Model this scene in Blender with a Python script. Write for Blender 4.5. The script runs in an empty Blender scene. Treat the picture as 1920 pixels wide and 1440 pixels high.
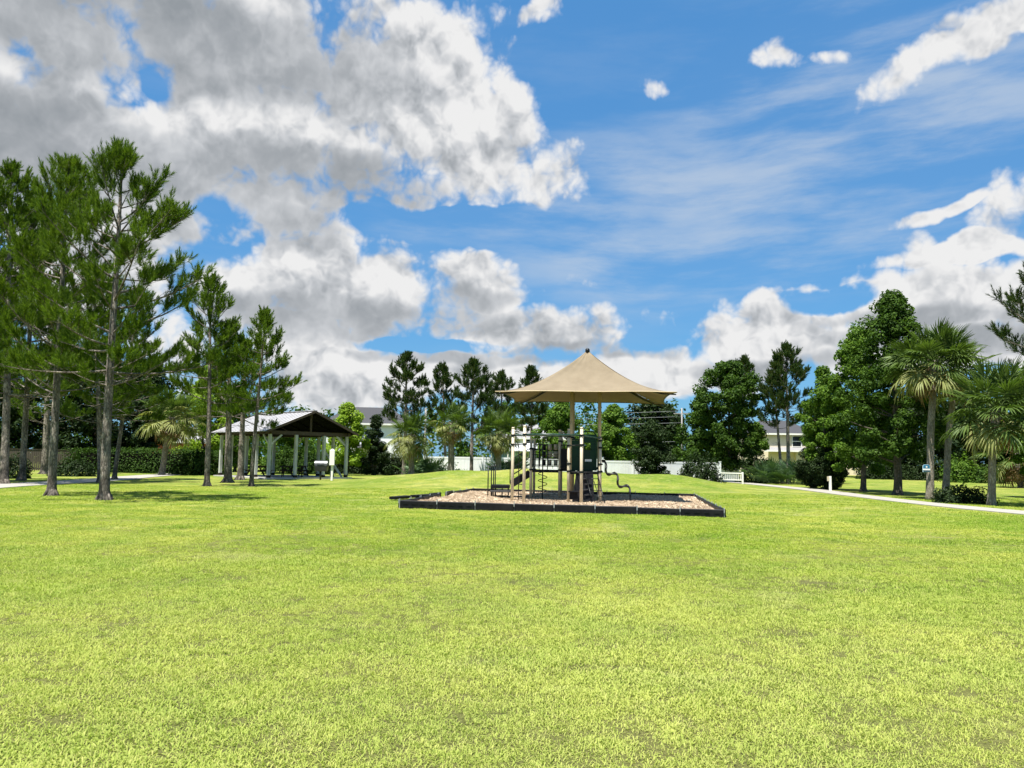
import bpy, math, random
import numpy as np
from mathutils import Vector, Matrix

R = math.radians
PI = math.pi
S = bpy.context.scene
COL = S.collection

# ------------------------------------------------------------------ camera
F = 1442.0                     # focal length in pixels of a 1920 x 1440 picture
EYE = 1.6
PITCH, ROLL = R(5.62), R(0.9)
cam_d = bpy.data.cameras.new('camera')
cam = bpy.data.objects.new('camera', cam_d)
COL.objects.link(cam)
cam_d.sensor_width = 36.0
cam_d.lens = 36.0 * F / 1920.0
cam_d.clip_start, cam_d.clip_end = 0.05, 3000.0
CAM_M = Matrix.Rotation(R(90) + PITCH, 4, 'X') @ Matrix.Rotation(ROLL, 4, 'Z')
cam.matrix_world = Matrix.Translation((0, 0, EYE)) @ CAM_M
S.camera = cam

# ------------------------------------------------------------------ exposure
S.render.engine = 'CYCLES'
S.view_settings.view_transform = 'Standard'
S.view_settings.look = 'None'
S.view_settings.gamma = 1.0
S.view_settings.use_curve_mapping = False
S.view_settings.exposure = 1.1
S.cycles.max_bounces = 8
S.cycles.transparent_max_bounces = 8
S.cycles.use_denoising = True
S.cycles.use_adaptive_sampling = True
S.cycles.adaptive_threshold = 0.015
S.cycles.caustics_reflective = False
S.cycles.caustics_refractive = False

# ------------------------------------------------------------------ sun
SUN_V = Vector((-0.20, -0.30, 0.93)).normalized()      # towards the sun
SUN_EL = math.asin(SUN_V.z)
SUN_AZ = math.atan2(SUN_V.x, SUN_V.y)
sun_d = bpy.data.lights.new('sun', 'SUN')
sun_d.energy = 5.0
sun_d.angle = R(0.53)
sun_d.color = (1.0, 0.955, 0.87)
sun = bpy.data.objects.new('sun', sun_d)
COL.objects.link(sun)
sun.rotation_euler = SUN_V.to_track_quat('Z', 'Y').to_euler()
sun.location = (0, 0, 40)


def ray(px, py):
    v = Vector(((px - 960) / F, (720 - py) / F, -1.0))
    return (CAM_M.to_3x3() @ v).normalized()


# ------------------------------------------------------------------ world: sky and clouds
world = bpy.data.worlds.new('World')
S.world = world
world.cycles.sampling_method = 'MANUAL'
world.cycles.sample_map_resolution = 256
world.use_nodes = True


class NT:
    """small helper that writes node trees"""
    def __init__(self, tree):
        self.t = tree
        self.n = tree.nodes
        self.l = tree.links

    def new(self, typ, **kw):
        nd = self.n.new(typ)
        for k, v in kw.items():
            setattr(nd, k, v)
        return nd

    def put(self, sock, v):
        if isinstance(v, bpy.types.NodeSocket):
            self.l.new(v, sock)
        elif v is not None:
            sock.default_value = v

    def math(self, op, a, b=None, c=None, clamp=False):
        nd = self.new('ShaderNodeMath', operation=op, use_clamp=clamp)
        self.put(nd.inputs[0], a)
        if b is not None:
            self.put(nd.inputs[1], b)
        if c is not None:
            self.put(nd.inputs[2], c)
        return nd.outputs[0]

    def vec(self, op, a, b=None, c=None):
        nd = self.new('ShaderNodeVectorMath', operation=op)
        self.put(nd.inputs[0], a)
        if b is not None:
            self.put(nd.inputs[3 if op == 'SCALE' else 1], b)
        if c is not None:
            self.put(nd.inputs[2], c)
        return nd.outputs[1] if op in ('DOT_PRODUCT', 'LENGTH', 'DISTANCE') else nd.outputs[0]

    def noise(self, vec, scale, detail=4, rough=0.5, distortion=0.0, lac=2.0, dims='3D', color=False):
        nd = self.new('ShaderNodeTexNoise', noise_dimensions=dims)
        if vec is not None:
            self.put(nd.inputs['Vector'], vec)
        nd.inputs['Scale'].default_value = scale
        nd.inputs['Detail'].default_value = detail
        nd.inputs['Roughness'].default_value = rough
        nd.inputs['Lacunarity'].default_value = lac
        nd.inputs['Distortion'].default_value = distortion
        return nd.outputs[1] if color else nd.outputs[0]

    def ramp(self, fac, stops, interp='LINEAR'):
        nd = self.new('ShaderNodeValToRGB')
        cr = nd.color_ramp
        cr.interpolation = interp
        while len(cr.elements) < len(stops):
            cr.elements.new(0.5)
        for e, (p, c) in zip(cr.elements, stops):
            e.position = p
            e.color = c if len(c) == 4 else (*c, 1)
        self.put(nd.inputs[0], fac)
        return nd.outputs[0]

    def range(self, v, a, b, c=0.0, d=1.0, smooth=False):
        nd = self.new('ShaderNodeMapRange')
        nd.interpolation_type = 'SMOOTHSTEP' if smooth else 'LINEAR'
        self.put(nd.inputs[0], v)
        for i, q in zip((1, 2, 3, 4), (a, b, c, d)):
            self.put(nd.inputs[i], q)
        return nd.outputs[0]

    def mix(self, fac, a, b, blend='MIX'):
        nd = self.new('ShaderNodeMix', data_type='RGBA', blend_type=blend)
        self.put(nd.inputs[0], fac)
        for s, v in ((nd.inputs[6], a), (nd.inputs[7], b)):
            if isinstance(v, tuple) and len(v) == 3:
                v = (*v, 1)
            self.put(s, v)
        return nd.outputs[2]


W = NT(world.node_tree)
W.n.clear()
SKY_K = 0.088
tc = W.new('ShaderNodeTexCoord')
DIR = W.vec('NORMALIZE', tc.outputs['Generated'])
sky = W.new('ShaderNodeTexSky', sky_type='NISHITA')
sky.sun_disc = False
sky.sun_elevation = SUN_EL
sky.sun_rotation = SUN_AZ
sky.altitude = 0.0
sky.air_density = 1.0
sky.dust_density = 0.6
sky.ozone_density = 2.2
sep = W.new('ShaderNodeSeparateXYZ')
W.l.new(DIR, sep.inputs[0])
az = W.math('ARCTAN2', sep.outputs[0], sep.outputs[1])
el = W.math('ARCSINE', sep.outputs[2])
cmb = W.new('ShaderNodeCombineXYZ')
W.l.new(az, cmb.inputs[0])
W.l.new(el, cmb.inputs[1])
P0 = cmb.outputs[0]
wn = W.noise(P0, 3.2, 2, 0.55, color=True, dims='2D')
warp = W.vec('SCALE', W.vec('SUBTRACT', wn, (0.5, 0.5, 0.5)), 0.06)
wn2 = W.noise(P0, 12.0, 2, 0.55, color=True, dims='2D')
warp2 = W.vec('SCALE', W.vec('SUBTRACT', wn2, (0.5, 0.5, 0.5)), 0.032)
P = W.vec('ADD', W.vec('ADD', P0, warp), warp2)


def sky_pos(px, py):
    d = ray(px, py)
    return math.atan2(d.x, d.y), math.asin(d.z)


def splat(comp):
    nd = W.new('ShaderNodeCombineXYZ')
    for i in range(3):
        W.l.new(comp, nd.inputs[i])
    return nd.outputs[0]


_sp = W.new('ShaderNodeSeparateXYZ')
W.l.new(P, _sp.inputs[0])
PX, PY = splat(_sp.outputs[0]), splat(_sp.outputs[1])


def blobs(lst):
    """soft ellipses laid out in azimuth and elevation, three to a vector: 1 in the heart of the best one, 0 at its rim, below 0 outside"""
    rows = []
    for b in lst:
        px, py, rx, ry = b[:4]
        rot = R(b[4]) if len(b) > 4 else 0.0
        bias = b[5] if len(b) > 5 else (0.45 if rx < 60 else 0.25 if rx < 110 else 0.0)
        a, e = sky_pos(px, py)
        k = math.sqrt(1 / (1 - bias))
        sx, sy = F / (rx * k), F / (ry * k)
        c, n = math.cos(rot), math.sin(rot)
        rows.append((rot == 0, c * sx, n * sx, -(a * c + e * n) * sx, -n * sy, c * sy, -(-a * n + e * c) * sy, bias))
    out = None
    for plain in (True, False):
        sel = [r for r in rows if r[0] == plain]
        while len(sel) % 3:
            sel.append(sel[-1])
        for i in range(0, len(sel), 3):
            g = sel[i:i + 3]
            col = [tuple(r[j] for r in g) for j in range(8)]
            x_ = PX if out is None or i % 12 else W.vec('MULTIPLY_ADD', out, (1e-9,) * 3, PX)    # keeps the shader's stack small
            if plain:
                u = W.vec('MULTIPLY_ADD', x_, col[1], col[3])
                w = W.vec('MULTIPLY_ADD', PY, col[5], col[6])
            else:
                u = W.vec('MULTIPLY_ADD', x_, col[1], W.vec('MULTIPLY_ADD', PY, col[2], col[3]))
                w = W.vec('MULTIPLY_ADD', x_, col[4], W.vec('MULTIPLY_ADD', PY, col[5], col[6]))
            q = W.vec('MULTIPLY_ADD', u, u, W.vec('MULTIPLY_ADD', w, w, col[7]))
            out = q if out is None else W.vec('MINIMUM', out, q)
    s3 = W.new('ShaderNodeSeparateXYZ')
    W.l.new(out, s3.inputs[0])
    m = W.math('MINIMUM', W.math('MINIMUM', s3.outputs[0], s3.outputs[1]), s3.outputs[2])
    return W.math('SUBTRACT', 1.0, m)


CLOUDS = [
    # the heavy sheet over the upper left and the bright tower at its right
    (250, 40, 640, 190), (520, 290, 500, 170), (100, 260, 360, 200), (850, 260, 200, 180), (690, 160, 330, 180),
    (905, 130, 90, 115), (1015, 330, 100, 90), (440, 370, 280, 95),
    # second bank
    (690, 560, 320, 92), (600, 505, 130, 70), (880, 535, 150, 70), (540, 640, 260, 90), (420, 560, 200, 90), (90, 470, 300, 140), (230, 400, 200, 90), (640, 710, 300, 60),
    (1055, 518, 55, 36),
    # low banks along the horizon
    (1030, 628, 220, 60), (1228, 592, 50, 42), (850, 700, 480, 55), (1245, 690, 150, 66), (1130, 600, 60, 40),
    (1420, 640, 165, 80), (1440, 590, 80, 46), (1310, 705, 130, 46), (1540, 650, 90, 50), (1740, 580, 230, 66), (1700, 650, 330, 60),
    (1830, 484, 150, 22), (1905, 400, 55, 85), (1715, 468, 32, 24),
    # scattered pieces over the right
    (1850, 55, 130, 50, 15), (1730, 112, 130, 42, 32), (1465, 102, 75, 34, -8), (1558, 105, 45, 20, -15), (1206, 156, 36, 26),
    (1010, 20, 70, 26, 20), (1750, 420, 100, 16, 10),
]
HOLES = [(305, 176, 30, 22, 0, 0.6), (410, 410, 90, 40, 0, 0.55), (890, 428, 290, 44, 0, 0.0), (1560, 560, 100, 28, 0, 0.0), (800, 645, 180, 16, 0, 0.2)]
GREYS = [(300, 75, 500, 110), (590, 350, 300, 72), (70, 290, 330, 105), (600, 598, 230, 50), (860, 598, 130, 34), (460, 420, 220, 60),
         (880, 668, 280, 20), (1130, 655, 170, 18), (1440, 690, 150, 26), (1790, 640, 200, 28), (880, 560, 120, 26), (1700, 600, 120, 20)]
MASS = blobs(CLOUDS)
HOLE = blobs(HOLES)
GREY = blobs(GREYS)
# the same sort of broken cloud all round, away from the view
gn = W.noise(DIR, 2.1, 3, 0.5)
gen = W.range(gn, 0.47, 0.66, -0.6, 0.9)
side = W.math('MAXIMUM', W.range(W.math('ABSOLUTE', az), R(42), R(60), 0, 1, True), W.range(el, R(38), R(50), 0, 1, True))
MASS = W.math('MAXIMUM', MASS, W.math('SUBTRACT', gen, W.math('MULTIPLY', W.math('SUBTRACT', 1.0, side), 2.0)))
MASS = W.math('SUBTRACT', MASS, W.math('MULTIPLY', W.math('MAXIMUM', HOLE, 0.0), 1.1))
MASS = W.math('MAXIMUM', MASS, -1.2)


def puffs(vec, scale, detail):
    v = W.new('ShaderNodeTexVoronoi', voronoi_dimensions='2D', feature='F1')
    W.put(v.inputs['Vector'], vec)
    v.inputs['Scale'].default_value = scale
    v.inputs['Detail'].default_value = detail
    v.inputs['Roughness'].default_value = 0.55
    v.inputs['Lacunarity'].default_value = 2.25
    v.normalize = True
    return W.math('SUBTRACT', 1.0, W.math('MULTIPLY', v.outputs['Distance'], 1.6))


dn = W.noise(P0, 22.0, 2, 0.55, color=True, dims='2D')
DD = W.vec('ADD', P0, W.vec('SCALE', W.vec('SUBTRACT', dn, (0.5, 0.5, 0.5)), 0.022))
B0 = puffs(DD, 12.0, 3.0)
B1 = puffs(W.vec('ADD', DD, (0.006, 0.022, 0.0)), 12.0, 3.0)
NO = W.noise(P0, 7.0, 8, 0.58, dims='2D')
N0 = W.math('ADD', W.math('MULTIPLY', B0, 0.5), W.math('MULTIPLY', NO, 0.7))
DENS = W.math('ADD', W.math('MINIMUM', MASS, 1.05), W.math('MULTIPLY', W.math('SUBTRACT', N0, 0.66), 2.9))
ALPHA = W.range(DENS, -0.04, 0.52, 0, 1, True)
slope = W.math('SUBTRACT', B0, B1)
fine = W.noise(P0, 4.6, 6, 0.6, dims='2D')
thick = W.range(GREY, -0.35, 0.8, 0, 1, True)
lit = W.math('ADD', 0.735, W.math('MULTIPLY', slope, W.range(thick, 0.0, 1.0, 1.7, 0.6)))
lit = W.math('ADD', lit, W.math('MULTIPLY', W.math('SUBTRACT', fine, 0.5), 0.78))
lit = W.math('ADD', lit, W.math('MULTIPLY', W.math('SUBTRACT', NO, 0.5), 0.75))
lit = W.math('SUBTRACT', lit, W.math('MULTIPLY', thick, 0.48))
lit = W.math('ADD', lit, W.math('MULTIPLY', W.range(DENS, 0.1, 0.8, 1, 0, True), 0.26), clamp=True)
cloud = W.ramp(lit, [(0.0, (0.37, 0.405, 0.44)), (0.25, (0.49, 0.52, 0.555)), (0.55, (0.71, 0.735, 0.77)), (0.85, (0.97, 0.975, 0.985)), (1.0, (1.06, 1.06, 1.06))])
cloud = W.vec('SCALE', cloud, 4.3)
# thin high cloud
mpc = W.new('ShaderNodeMapping', vector_type='POINT')
W.l.new(W.vec('ADD', P0, W.vec('SCALE', warp, 0.5)), mpc.inputs[0])
mpc.inputs[2].default_value = (0, 0, R(12))
mpc.inputs[3].default_value = (1.7, 9.0, 1)
cn = W.noise(mpc.outputs[0], 1.6, 7, 0.6, 0.0, dims='2D')
veil_m = blobs([(1380, 360, 380, 75, -12), (1420, 470, 330, 75, -4), (960, 400, 320, 60), (1650, 250, 420, 200), (1150, 480, 200, 90)])
veil = W.math('MULTIPLY', W.range(cn, 0.36, 0.72, 0.06, 1, True), W.range(veil_m, -0.6, 0.9, 0.10, 0.66))
tint = W.mix(1.0, sky.outputs[0], (0.62, 0.95, 0.95), 'MULTIPLY')
tint = W.mix(0.66, tint, (0.36, 1.45, 3.55))
c1 = W.mix(veil, tint, (3.1, 3.5, 4.0))
c2 = W.mix(ALPHA, c1, cloud)
bg = W.new('ShaderNodeBackground')
W.l.new(c2, bg.inputs[0])
bg.inputs[1].default_value = SKY_K
wo = W.new('ShaderNodeOutputWorld')
W.l.new(bg.outputs[0], wo.inputs[0])


# ------------------------------------------------------------------ terrain and placing
def sstep(a, b, x):
    t = np.clip((np.asarray(x, float) - a) / (b - a), 0, 1)
    return t * t * (3 - 2 * t)


def hz(x, y):
    """height of the lawn: level, with one long grassy mound behind the playground"""
    x = np.asarray(x, float)
    y = np.asarray(y, float)
    m = 0.90 * sstep(-12, -3.5, x) * (1 - sstep(8, 17.5, x)) * np.exp(-((y - 50) / 5.6) ** 2)
    m = m * (1 + 0.10 * np.sin(x * 0.55 + 1.0) + 0.06 * np.sin(x * 1.3))
    back = 0.35 * sstep(62, 95, y)
    return m + back * sstep(8, 30, x) + 0.02 * np.sin(x * 0.35) * np.sin(y * 0.3) * sstep(6, 14, y)


def at(px, py, d):
    """point on the sight line through a pixel, d metres ahead"""
    v = ray(px, py)
    t = d / v.y
    return Vector((v.x * t, d, EYE + v.z * t))


def gp(px, py, dz=0.0, dmax=120):
    """where the sight line through a pixel meets the lawn"""
    v = ray(px, py)
    d = 3.0
    while d < dmax:
        p = v * (d / v.y)
        if EYE + p.z <= hz(p.x, p.y) + dz:
            break
        d += 0.05
    return Vector((p.x, p.y, float(hz(p.x, p.y))))


def on(px, d):
    """lawn point under a pixel column at distance d"""
    v = at(px, 880, d)
    return Vector((v.x, d, float(hz(v.x, d))))


# ------------------------------------------------------------------ mesh helpers
class MB:
    """collects faces and links them as one mesh object"""
    def __init__(self):
        self.v, self.f, self.n = [], [], 0

    def add(self, verts, faces, mi=0):
        verts = np.asarray(verts, dtype=np.float32).reshape(-1, 3)
        faces = np.asarray(faces, dtype=np.int32)
        self.v.append(verts)
        self.f.append((faces + self.n, mi))
        self.n += len(verts)
        return self

    def box(self, c, s, rz=0.0, m=None, mi=0, taper=1.0):
        hx, hy, hh = s[0] / 2, s[1] / 2, s[2] / 2
        p = np.array([(-hx, -hy, -hh), (hx, -hy, -hh), (hx, hy, -hh), (-hx, hy, -hh),
                      (-hx * taper, -hy * taper, hh), (hx * taper, -hy * taper, hh), (hx * taper, hy * taper, hh), (-hx * taper, hy * taper, hh)])
        M = m.to_3x3() if m is not None else Matrix.Rotation(rz, 3, 'Z')
        p = p @ np.array(M).T + np.array(c)
        return self.add(p, [(0, 3, 2, 1), (4, 5, 6, 7), (0, 1, 5, 4), (1, 2, 6, 5), (2, 3, 7, 6), (3, 0, 4, 7)], mi)

    def beam(self, a, b, w, h, mi=0):
        """a rectangular bar from a to b"""
        a, b = Vector(a), Vector(b)
        d = b - a
        q = d.to_track_quat('X', 'Z').to_matrix()
        return self.box((a + b) / 2, (d.length, w, h), m=q, mi=mi)

    def tube(self, pts, rad, n=8, caps=True, mi=0, closed=False):
        pts = [Vector(p) for p in pts]
        k = len(pts)
        if not hasattr(rad, '__len__'):
            rad = [rad] * k
        t = [(pts[min(i + 1, k - 1)] - pts[max(i - 1, 0)]).normalized() for i in range(k)]
        u = t[0].orthogonal().normalized()
        vs = []
        ang = np.linspace(0, 2 * PI, n, endpoint=False)
        for i in range(k):
            u = (u - t[i] * u.dot(t[i])).normalized()
            w = t[i].cross(u)
            ring = np.outer(np.cos(ang), u) + np.outer(np.sin(ang), w)
            vs.append(np.array(pts[i]) + ring * rad[i])
        vs = np.concatenate(vs)
        fs = []
        for i in range(k - 1):
            for j in range(n):
                a, b = i * n + j, i * n + (j + 1) % n
                fs.append((a, b, b + n, a + n))
        self.add(vs, fs, mi)
        if caps:
            base = self.n - len(vs)
            o = self.n
            self.v.append(np.array([pts[0], pts[-1]], dtype=np.float32))
            self.n += 2
            c = []
            for j in range(n):
                c.append((o, base + (j + 1) % n, base + j))
                c.append((o + 1, base + (k - 1) * n + j, base + (k - 1) * n + (j + 1) % n))
            self.f.append((np.array(c, dtype=np.int32), mi))
        return self

    def tris(self, arr, mi=0):
        arr = np.asarray(arr, dtype=np.float32).reshape(-1, 3)
        return self.add(arr, np.arange(len(arr)).reshape(-1, 3), mi)

    def quads(self, arr, mi=0):
        arr = np.asarray(arr, dtype=np.float32).reshape(-1, 3)
        return self.add(arr, np.arange(len(arr)).reshape(-1, 4), mi)

    def poly(self, pts, mi=0):
        return self.add(pts, [tuple(range(len(pts)))], mi)

    def slab(self, pts, th, mi=0):
        """a flat polygon given thickness along its normal"""
        p = [Vector(q) for q in pts]
        nrm = (p[1] - p[0]).cross(p[2] - p[0]).normalized() * th
        k = len(p)
        self.add([*p, *[q - nrm for q in p]], [tuple(range(k))], mi)
        b = self.n - 2 * k
        self.f.append((np.array([tuple(range(2 * k - 1, k - 1, -1))], dtype=np.int32) + b, mi))
        self.f.append((np.array([(i, i + k, (i + 1) % k + k, (i + 1) % k) for i in range(k)], dtype=np.int32) + b, mi))
        return self

    def mesh(self, name, mats, smooth=False):
        me = bpy.data.meshes.new(name)
        v = np.concatenate(self.v)
        me.vertices.add(len(v))
        me.vertices.foreach_set('co', v.ravel())
        idx = np.concatenate([f.ravel() for f, _ in self.f])
        tot = np.concatenate([np.full(len(f), f.shape[1], dtype=np.int32) for f, _ in self.f])
        mi = np.concatenate([np.full(len(f), m, dtype=np.int32) for f, m in self.f])
        st = np.concatenate([[0], np.cumsum(tot)[:-1]]).astype(np.int32)
        me.loops.add(len(idx))
        me.loops.foreach_set('vertex_index', idx.astype(np.int32))
        me.polygons.add(len(tot))
        me.polygons.foreach_set('loop_start', st)
        me.polygons.foreach_set('material_index', mi)
        me.polygons.foreach_set('use_smooth', np.full(len(tot), bool(smooth)))
        me.update(calc_edges=True)
        for m in (mats if isinstance(mats, (list, tuple)) else [mats]):
            me.materials.append(m)
        return me

    def build(self, name, mats, parent=None, smooth=False, loc=None, bevel=0.0):
        o = put(name, self.mesh(name, mats, smooth), parent, loc)
        if bevel:
            md = o.modifiers.new('bevel', 'BEVEL')
            md.width = bevel
            md.segments = 2
            md.limit_method = 'ANGLE'
        return o


def put(name, mesh, parent=None, loc=None, rot=None, scale=None):
    o = bpy.data.objects.new(name, mesh)
    COL.objects.link(o)
    if parent is not None:
        o.parent = parent
    if loc is not None:
        o.location = loc
    if rot is not None:
        o.rotation_euler = rot
    if scale is not None:
        o.scale = (scale,) * 3 if not hasattr(scale, '__len__') else scale
    return o


def tag(o, label=None, cat=None, group=None, kind=None):
    if label:
        o['label'] = label
    if cat:
        o['category'] = cat
    if group:
        o['group'] = group
    if kind:
        o['kind'] = kind
    return o


def empty(name, loc, label, cat, group=None, rz=0.0):
    o = put(name, None, None, loc, (0, 0, rz))
    o.empty_display_size = 0.3
    return tag(o, label, cat, group)


# ------------------------------------------------------------------ materials
def material(name):
    m = bpy.data.materials.new(name)
    m.use_nodes = True
    t = NT(m.node_tree)
    b = t.n['Principled BSDF']
    return m, t, b


def plain(name, col, rough=0.6, var=0.12, scale=6.0, bump=0.0, bscale=40.0, metal=0.0, dirt=None, dscale=1.5, stretch=None, spec=0.5):
    """a painted or raw surface with mottling, wear and fine relief"""
    m, t, b = material(name)
    tcn = t.new('ShaderNodeTexCoord').outputs['Object']
    vec = tcn
    if stretch:
        mp = t.new('ShaderNodeMapping')
        t.l.new(tcn, mp.inputs[0])
        mp.inputs[3].default_value = stretch
        vec = mp.outputs[0]
    n = t.noise(vec, scale, 6, 0.6)
    lo = tuple(c * (1 - var) for c in col)
    hi = tuple(min(1, c * (1 + var)) for c in col)
    c = t.mix(t.range(n, 0.3, 0.7), lo, hi)
    if dirt:
        dn_ = t.noise(vec, dscale, 5, 0.65)
        c = t.mix(t.range(dn_, 0.5, 0.72, 0, 0.7), c, dirt)
    t.put(b.inputs['Base Color'], c)
    t.put(b.inputs['Roughness'], t.range(n, 0.3, 0.7, max(0.05, rough - 0.1), min(1, rough + 0.1)))
    b.inputs['Metallic'].default_value = metal
    b.inputs['Specular IOR Level'].default_value = spec
    if bump:
        bn = t.noise(vec, bscale, 5, 0.6)
        bp = t.new('ShaderNodeBump')
        bp.inputs['Strength'].default_value = bump
        bp.inputs['Distance'].default_value = 0.02
        t.put(bp.inputs['Height'], bn)
        t.l.new(bp.outputs[0], b.inputs['Normal'])
    return m


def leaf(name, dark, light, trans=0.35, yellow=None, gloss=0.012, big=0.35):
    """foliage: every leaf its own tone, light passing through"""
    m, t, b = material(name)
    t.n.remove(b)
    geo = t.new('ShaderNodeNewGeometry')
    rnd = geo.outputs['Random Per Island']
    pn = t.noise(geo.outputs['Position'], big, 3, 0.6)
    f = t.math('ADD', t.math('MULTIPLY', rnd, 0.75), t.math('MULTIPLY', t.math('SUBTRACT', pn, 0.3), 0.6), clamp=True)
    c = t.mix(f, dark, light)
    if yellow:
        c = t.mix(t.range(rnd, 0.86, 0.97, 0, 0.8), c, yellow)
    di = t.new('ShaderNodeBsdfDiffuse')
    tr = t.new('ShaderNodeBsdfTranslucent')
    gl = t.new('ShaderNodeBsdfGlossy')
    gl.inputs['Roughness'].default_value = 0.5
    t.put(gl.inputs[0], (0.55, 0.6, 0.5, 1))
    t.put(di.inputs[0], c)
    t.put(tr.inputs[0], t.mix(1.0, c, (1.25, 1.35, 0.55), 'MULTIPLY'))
    m1 = t.new('ShaderNodeMixShader')
    m1.inputs[0].default_value = trans
    t.l.new(di.outputs[0], m1.inputs[1])
    t.l.new(tr.outputs[0], m1.inputs[2])
    m2 = t.new('ShaderNodeMixShader')
    m2.inputs[0].default_value = gloss
    t.l.new(m1.outputs[0], m2.inputs[1])
    t.l.new(gl.outputs[0], m2.inputs[2])
    t.l.new(m2.outputs[0], t.n['Material Output'].inputs[0])
    return m


def bark(name, dark, light, scale=7.0, plate=True, foot=False):
    m, t, b = material(name)
    tcn = t.new('ShaderNodeTexCoord').outputs['Object']
    mp = t.new('ShaderNodeMapping')
    t.l.new(tcn, mp.inputs[0])
    mp.inputs[3].default_value = (1, 1, 0.32)
    w = t.noise(mp.outputs[0], scale * 0.8, 3, 0.6, color=True)
    vo = t.new('ShaderNodeTexVoronoi', feature='DISTANCE_TO_EDGE')
    t.l.new(t.vec('ADD', mp.outputs[0], t.vec('SCALE', w, 0.12)), vo.inputs['Vector'])
    vo.inputs['Scale'].default_value = scale
    n = t.noise(mp.outputs[0], scale * 0.62, 7, 0.72)
    lichen = t.noise(tcn, 2.2, 5, 0.7)
    e = t.range(vo.outputs[0], 0.0, 0.2, 0.3, 1)
    f = t.math('MULTIPLY', e, t.range(n, 0.34, 0.64, 0.05, 1.0)) if plate else t.range(n, 0.25, 0.75)
    f = t.math('MULTIPLY', f, t.range(lichen, 0.32, 0.66, 0.5, 1.3), clamp=True)
    if foot:                                             # foot of the trunk stained dark
        sz = t.new('ShaderNodeSeparateXYZ')
        t.l.new(tcn, sz.inputs[0])
        f = t.math('MULTIPLY', f, t.range(t.math('ADD', sz.outputs[2], t.math('MULTIPLY', lichen, 1.2)), 0.5, 1.9, 0.25, 1.0))
    t.put(b.inputs['Base Color'], t.mix(f, dark, light))
    b.inputs['Roughness'].default_value = 0.9
    b.inputs['Specular IOR Level'].default_value = 0.2
    bp = t.new('ShaderNodeBump')
    bp.inputs['Strength'].default_value = 0.9
    bp.inputs['Distance'].default_value = 0.03
    t.put(bp.inputs['Height'], f)
    t.l.new(bp.outputs[0], b.inputs['Normal'])
    return m


def lawn_colour(t, pos):
    """the lawn's own patchy colour, shared by the sheet of turf and by the blades"""
    big = t.noise(pos, 0.16, 4, 0.6)
    mid = t.noise(pos, 0.75, 5, 0.62)
    small = t.noise(pos, 3.0, 4, 0.6)
    c = t.mix(t.range(big, 0.38, 0.62), (0.205, 0.275, 0.034), (0.370, 0.375, 0.080))
    c = t.mix(t.range(mid, 0.44, 0.62, 0, 0.8), c, (0.135, 0.225, 0.026))
    pat = t.noise(t.vec('ADD', pos, (7.3, 41.0, 0.0)), 0.33, 6, 0.7)
    c = t.mix(t.range(pat, 0.50, 0.62, 0, 0.55), c, (0.125, 0.205, 0.024))
    c = t.mix(t.range(small, 0.52, 0.70, 0, 0.65), c, (0.43, 0.42, 0.14))
    sy = t.new('ShaderNodeSeparateXYZ')
    t.l.new(pos, sy.inputs[0])
    near_pale = t.math('ADD', t.range(sy.outputs[1], 5.0, 19.0, 0.54, 0.0, True), t.range(big, 0.35, 0.65, -0.12, 0.12), clamp=True)   # paler and yellower towards the near end of the lawn
    c = t.mix(near_pale, c, (0.43, 0.445, 0.150))
    worn = t.noise(t.vec('ADD', pos, (31.7, 12.1, 0.0)), 0.42, 5, 0.66)
    c = t.mix(t.range(worn, 0.58, 0.72, 0, 0.6), c, (0.45, 0.43, 0.21))
    return c


def lawn_material():
    m, t, b = material('turf')
    pos = t.new('ShaderNodeNewGeometry').outputs['Position']
    c = lawn_colour(t, pos)
    fine = t.noise(pos, 26.0, 4, 0.7)
    mott = t.noise(pos, 7.0, 4, 0.65)
    f = t.math('MULTIPLY', t.range(fine, 0.30, 0.62, 0.42, 1.05), t.range(mott, 0.3, 0.6, 0.72, 1.05))
    straw = t.noise(pos, 95.0, 3, 0.7)
    gap_soil = t.mix(t.range(straw, 0.42, 0.62), (0.016, 0.017, 0.006), (0.13, 0.12, 0.045))  # straw and earth, darkened so the gaps between blades read as shade
    sp = t.new('ShaderNodeSeparateXYZ')
    t.l.new(pos, sp.inputs[0])
    near = t.range(sp.outputs[1], 9.0, 24.0, 0.0, 1.0, True)       # darkened thatch shows between the built blades; further off the sheet is the turf itself
    green = t.mix(1.0, c, t.mix(f, (0, 0, 0), (1, 1, 1)), 'MULTIPLY')
    t.put(b.inputs['Base Color'], t.mix(near, t.mix(0.30, gap_soil, green), green))
    b.inputs['Roughness'].default_value = 0.95
    b.inputs['Specular IOR Level'].default_value = 0.1
    bp = t.new('ShaderNodeBump')
    bp.inputs['Strength'].default_value = 0.8
    bp.inputs['Distance'].default_value = 0.06
    t.put(bp.inputs['Height'], t.math('ADD', fine, mott))
    t.l.new(bp.outputs[0], b.inputs['Normal'])
    return m


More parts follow.
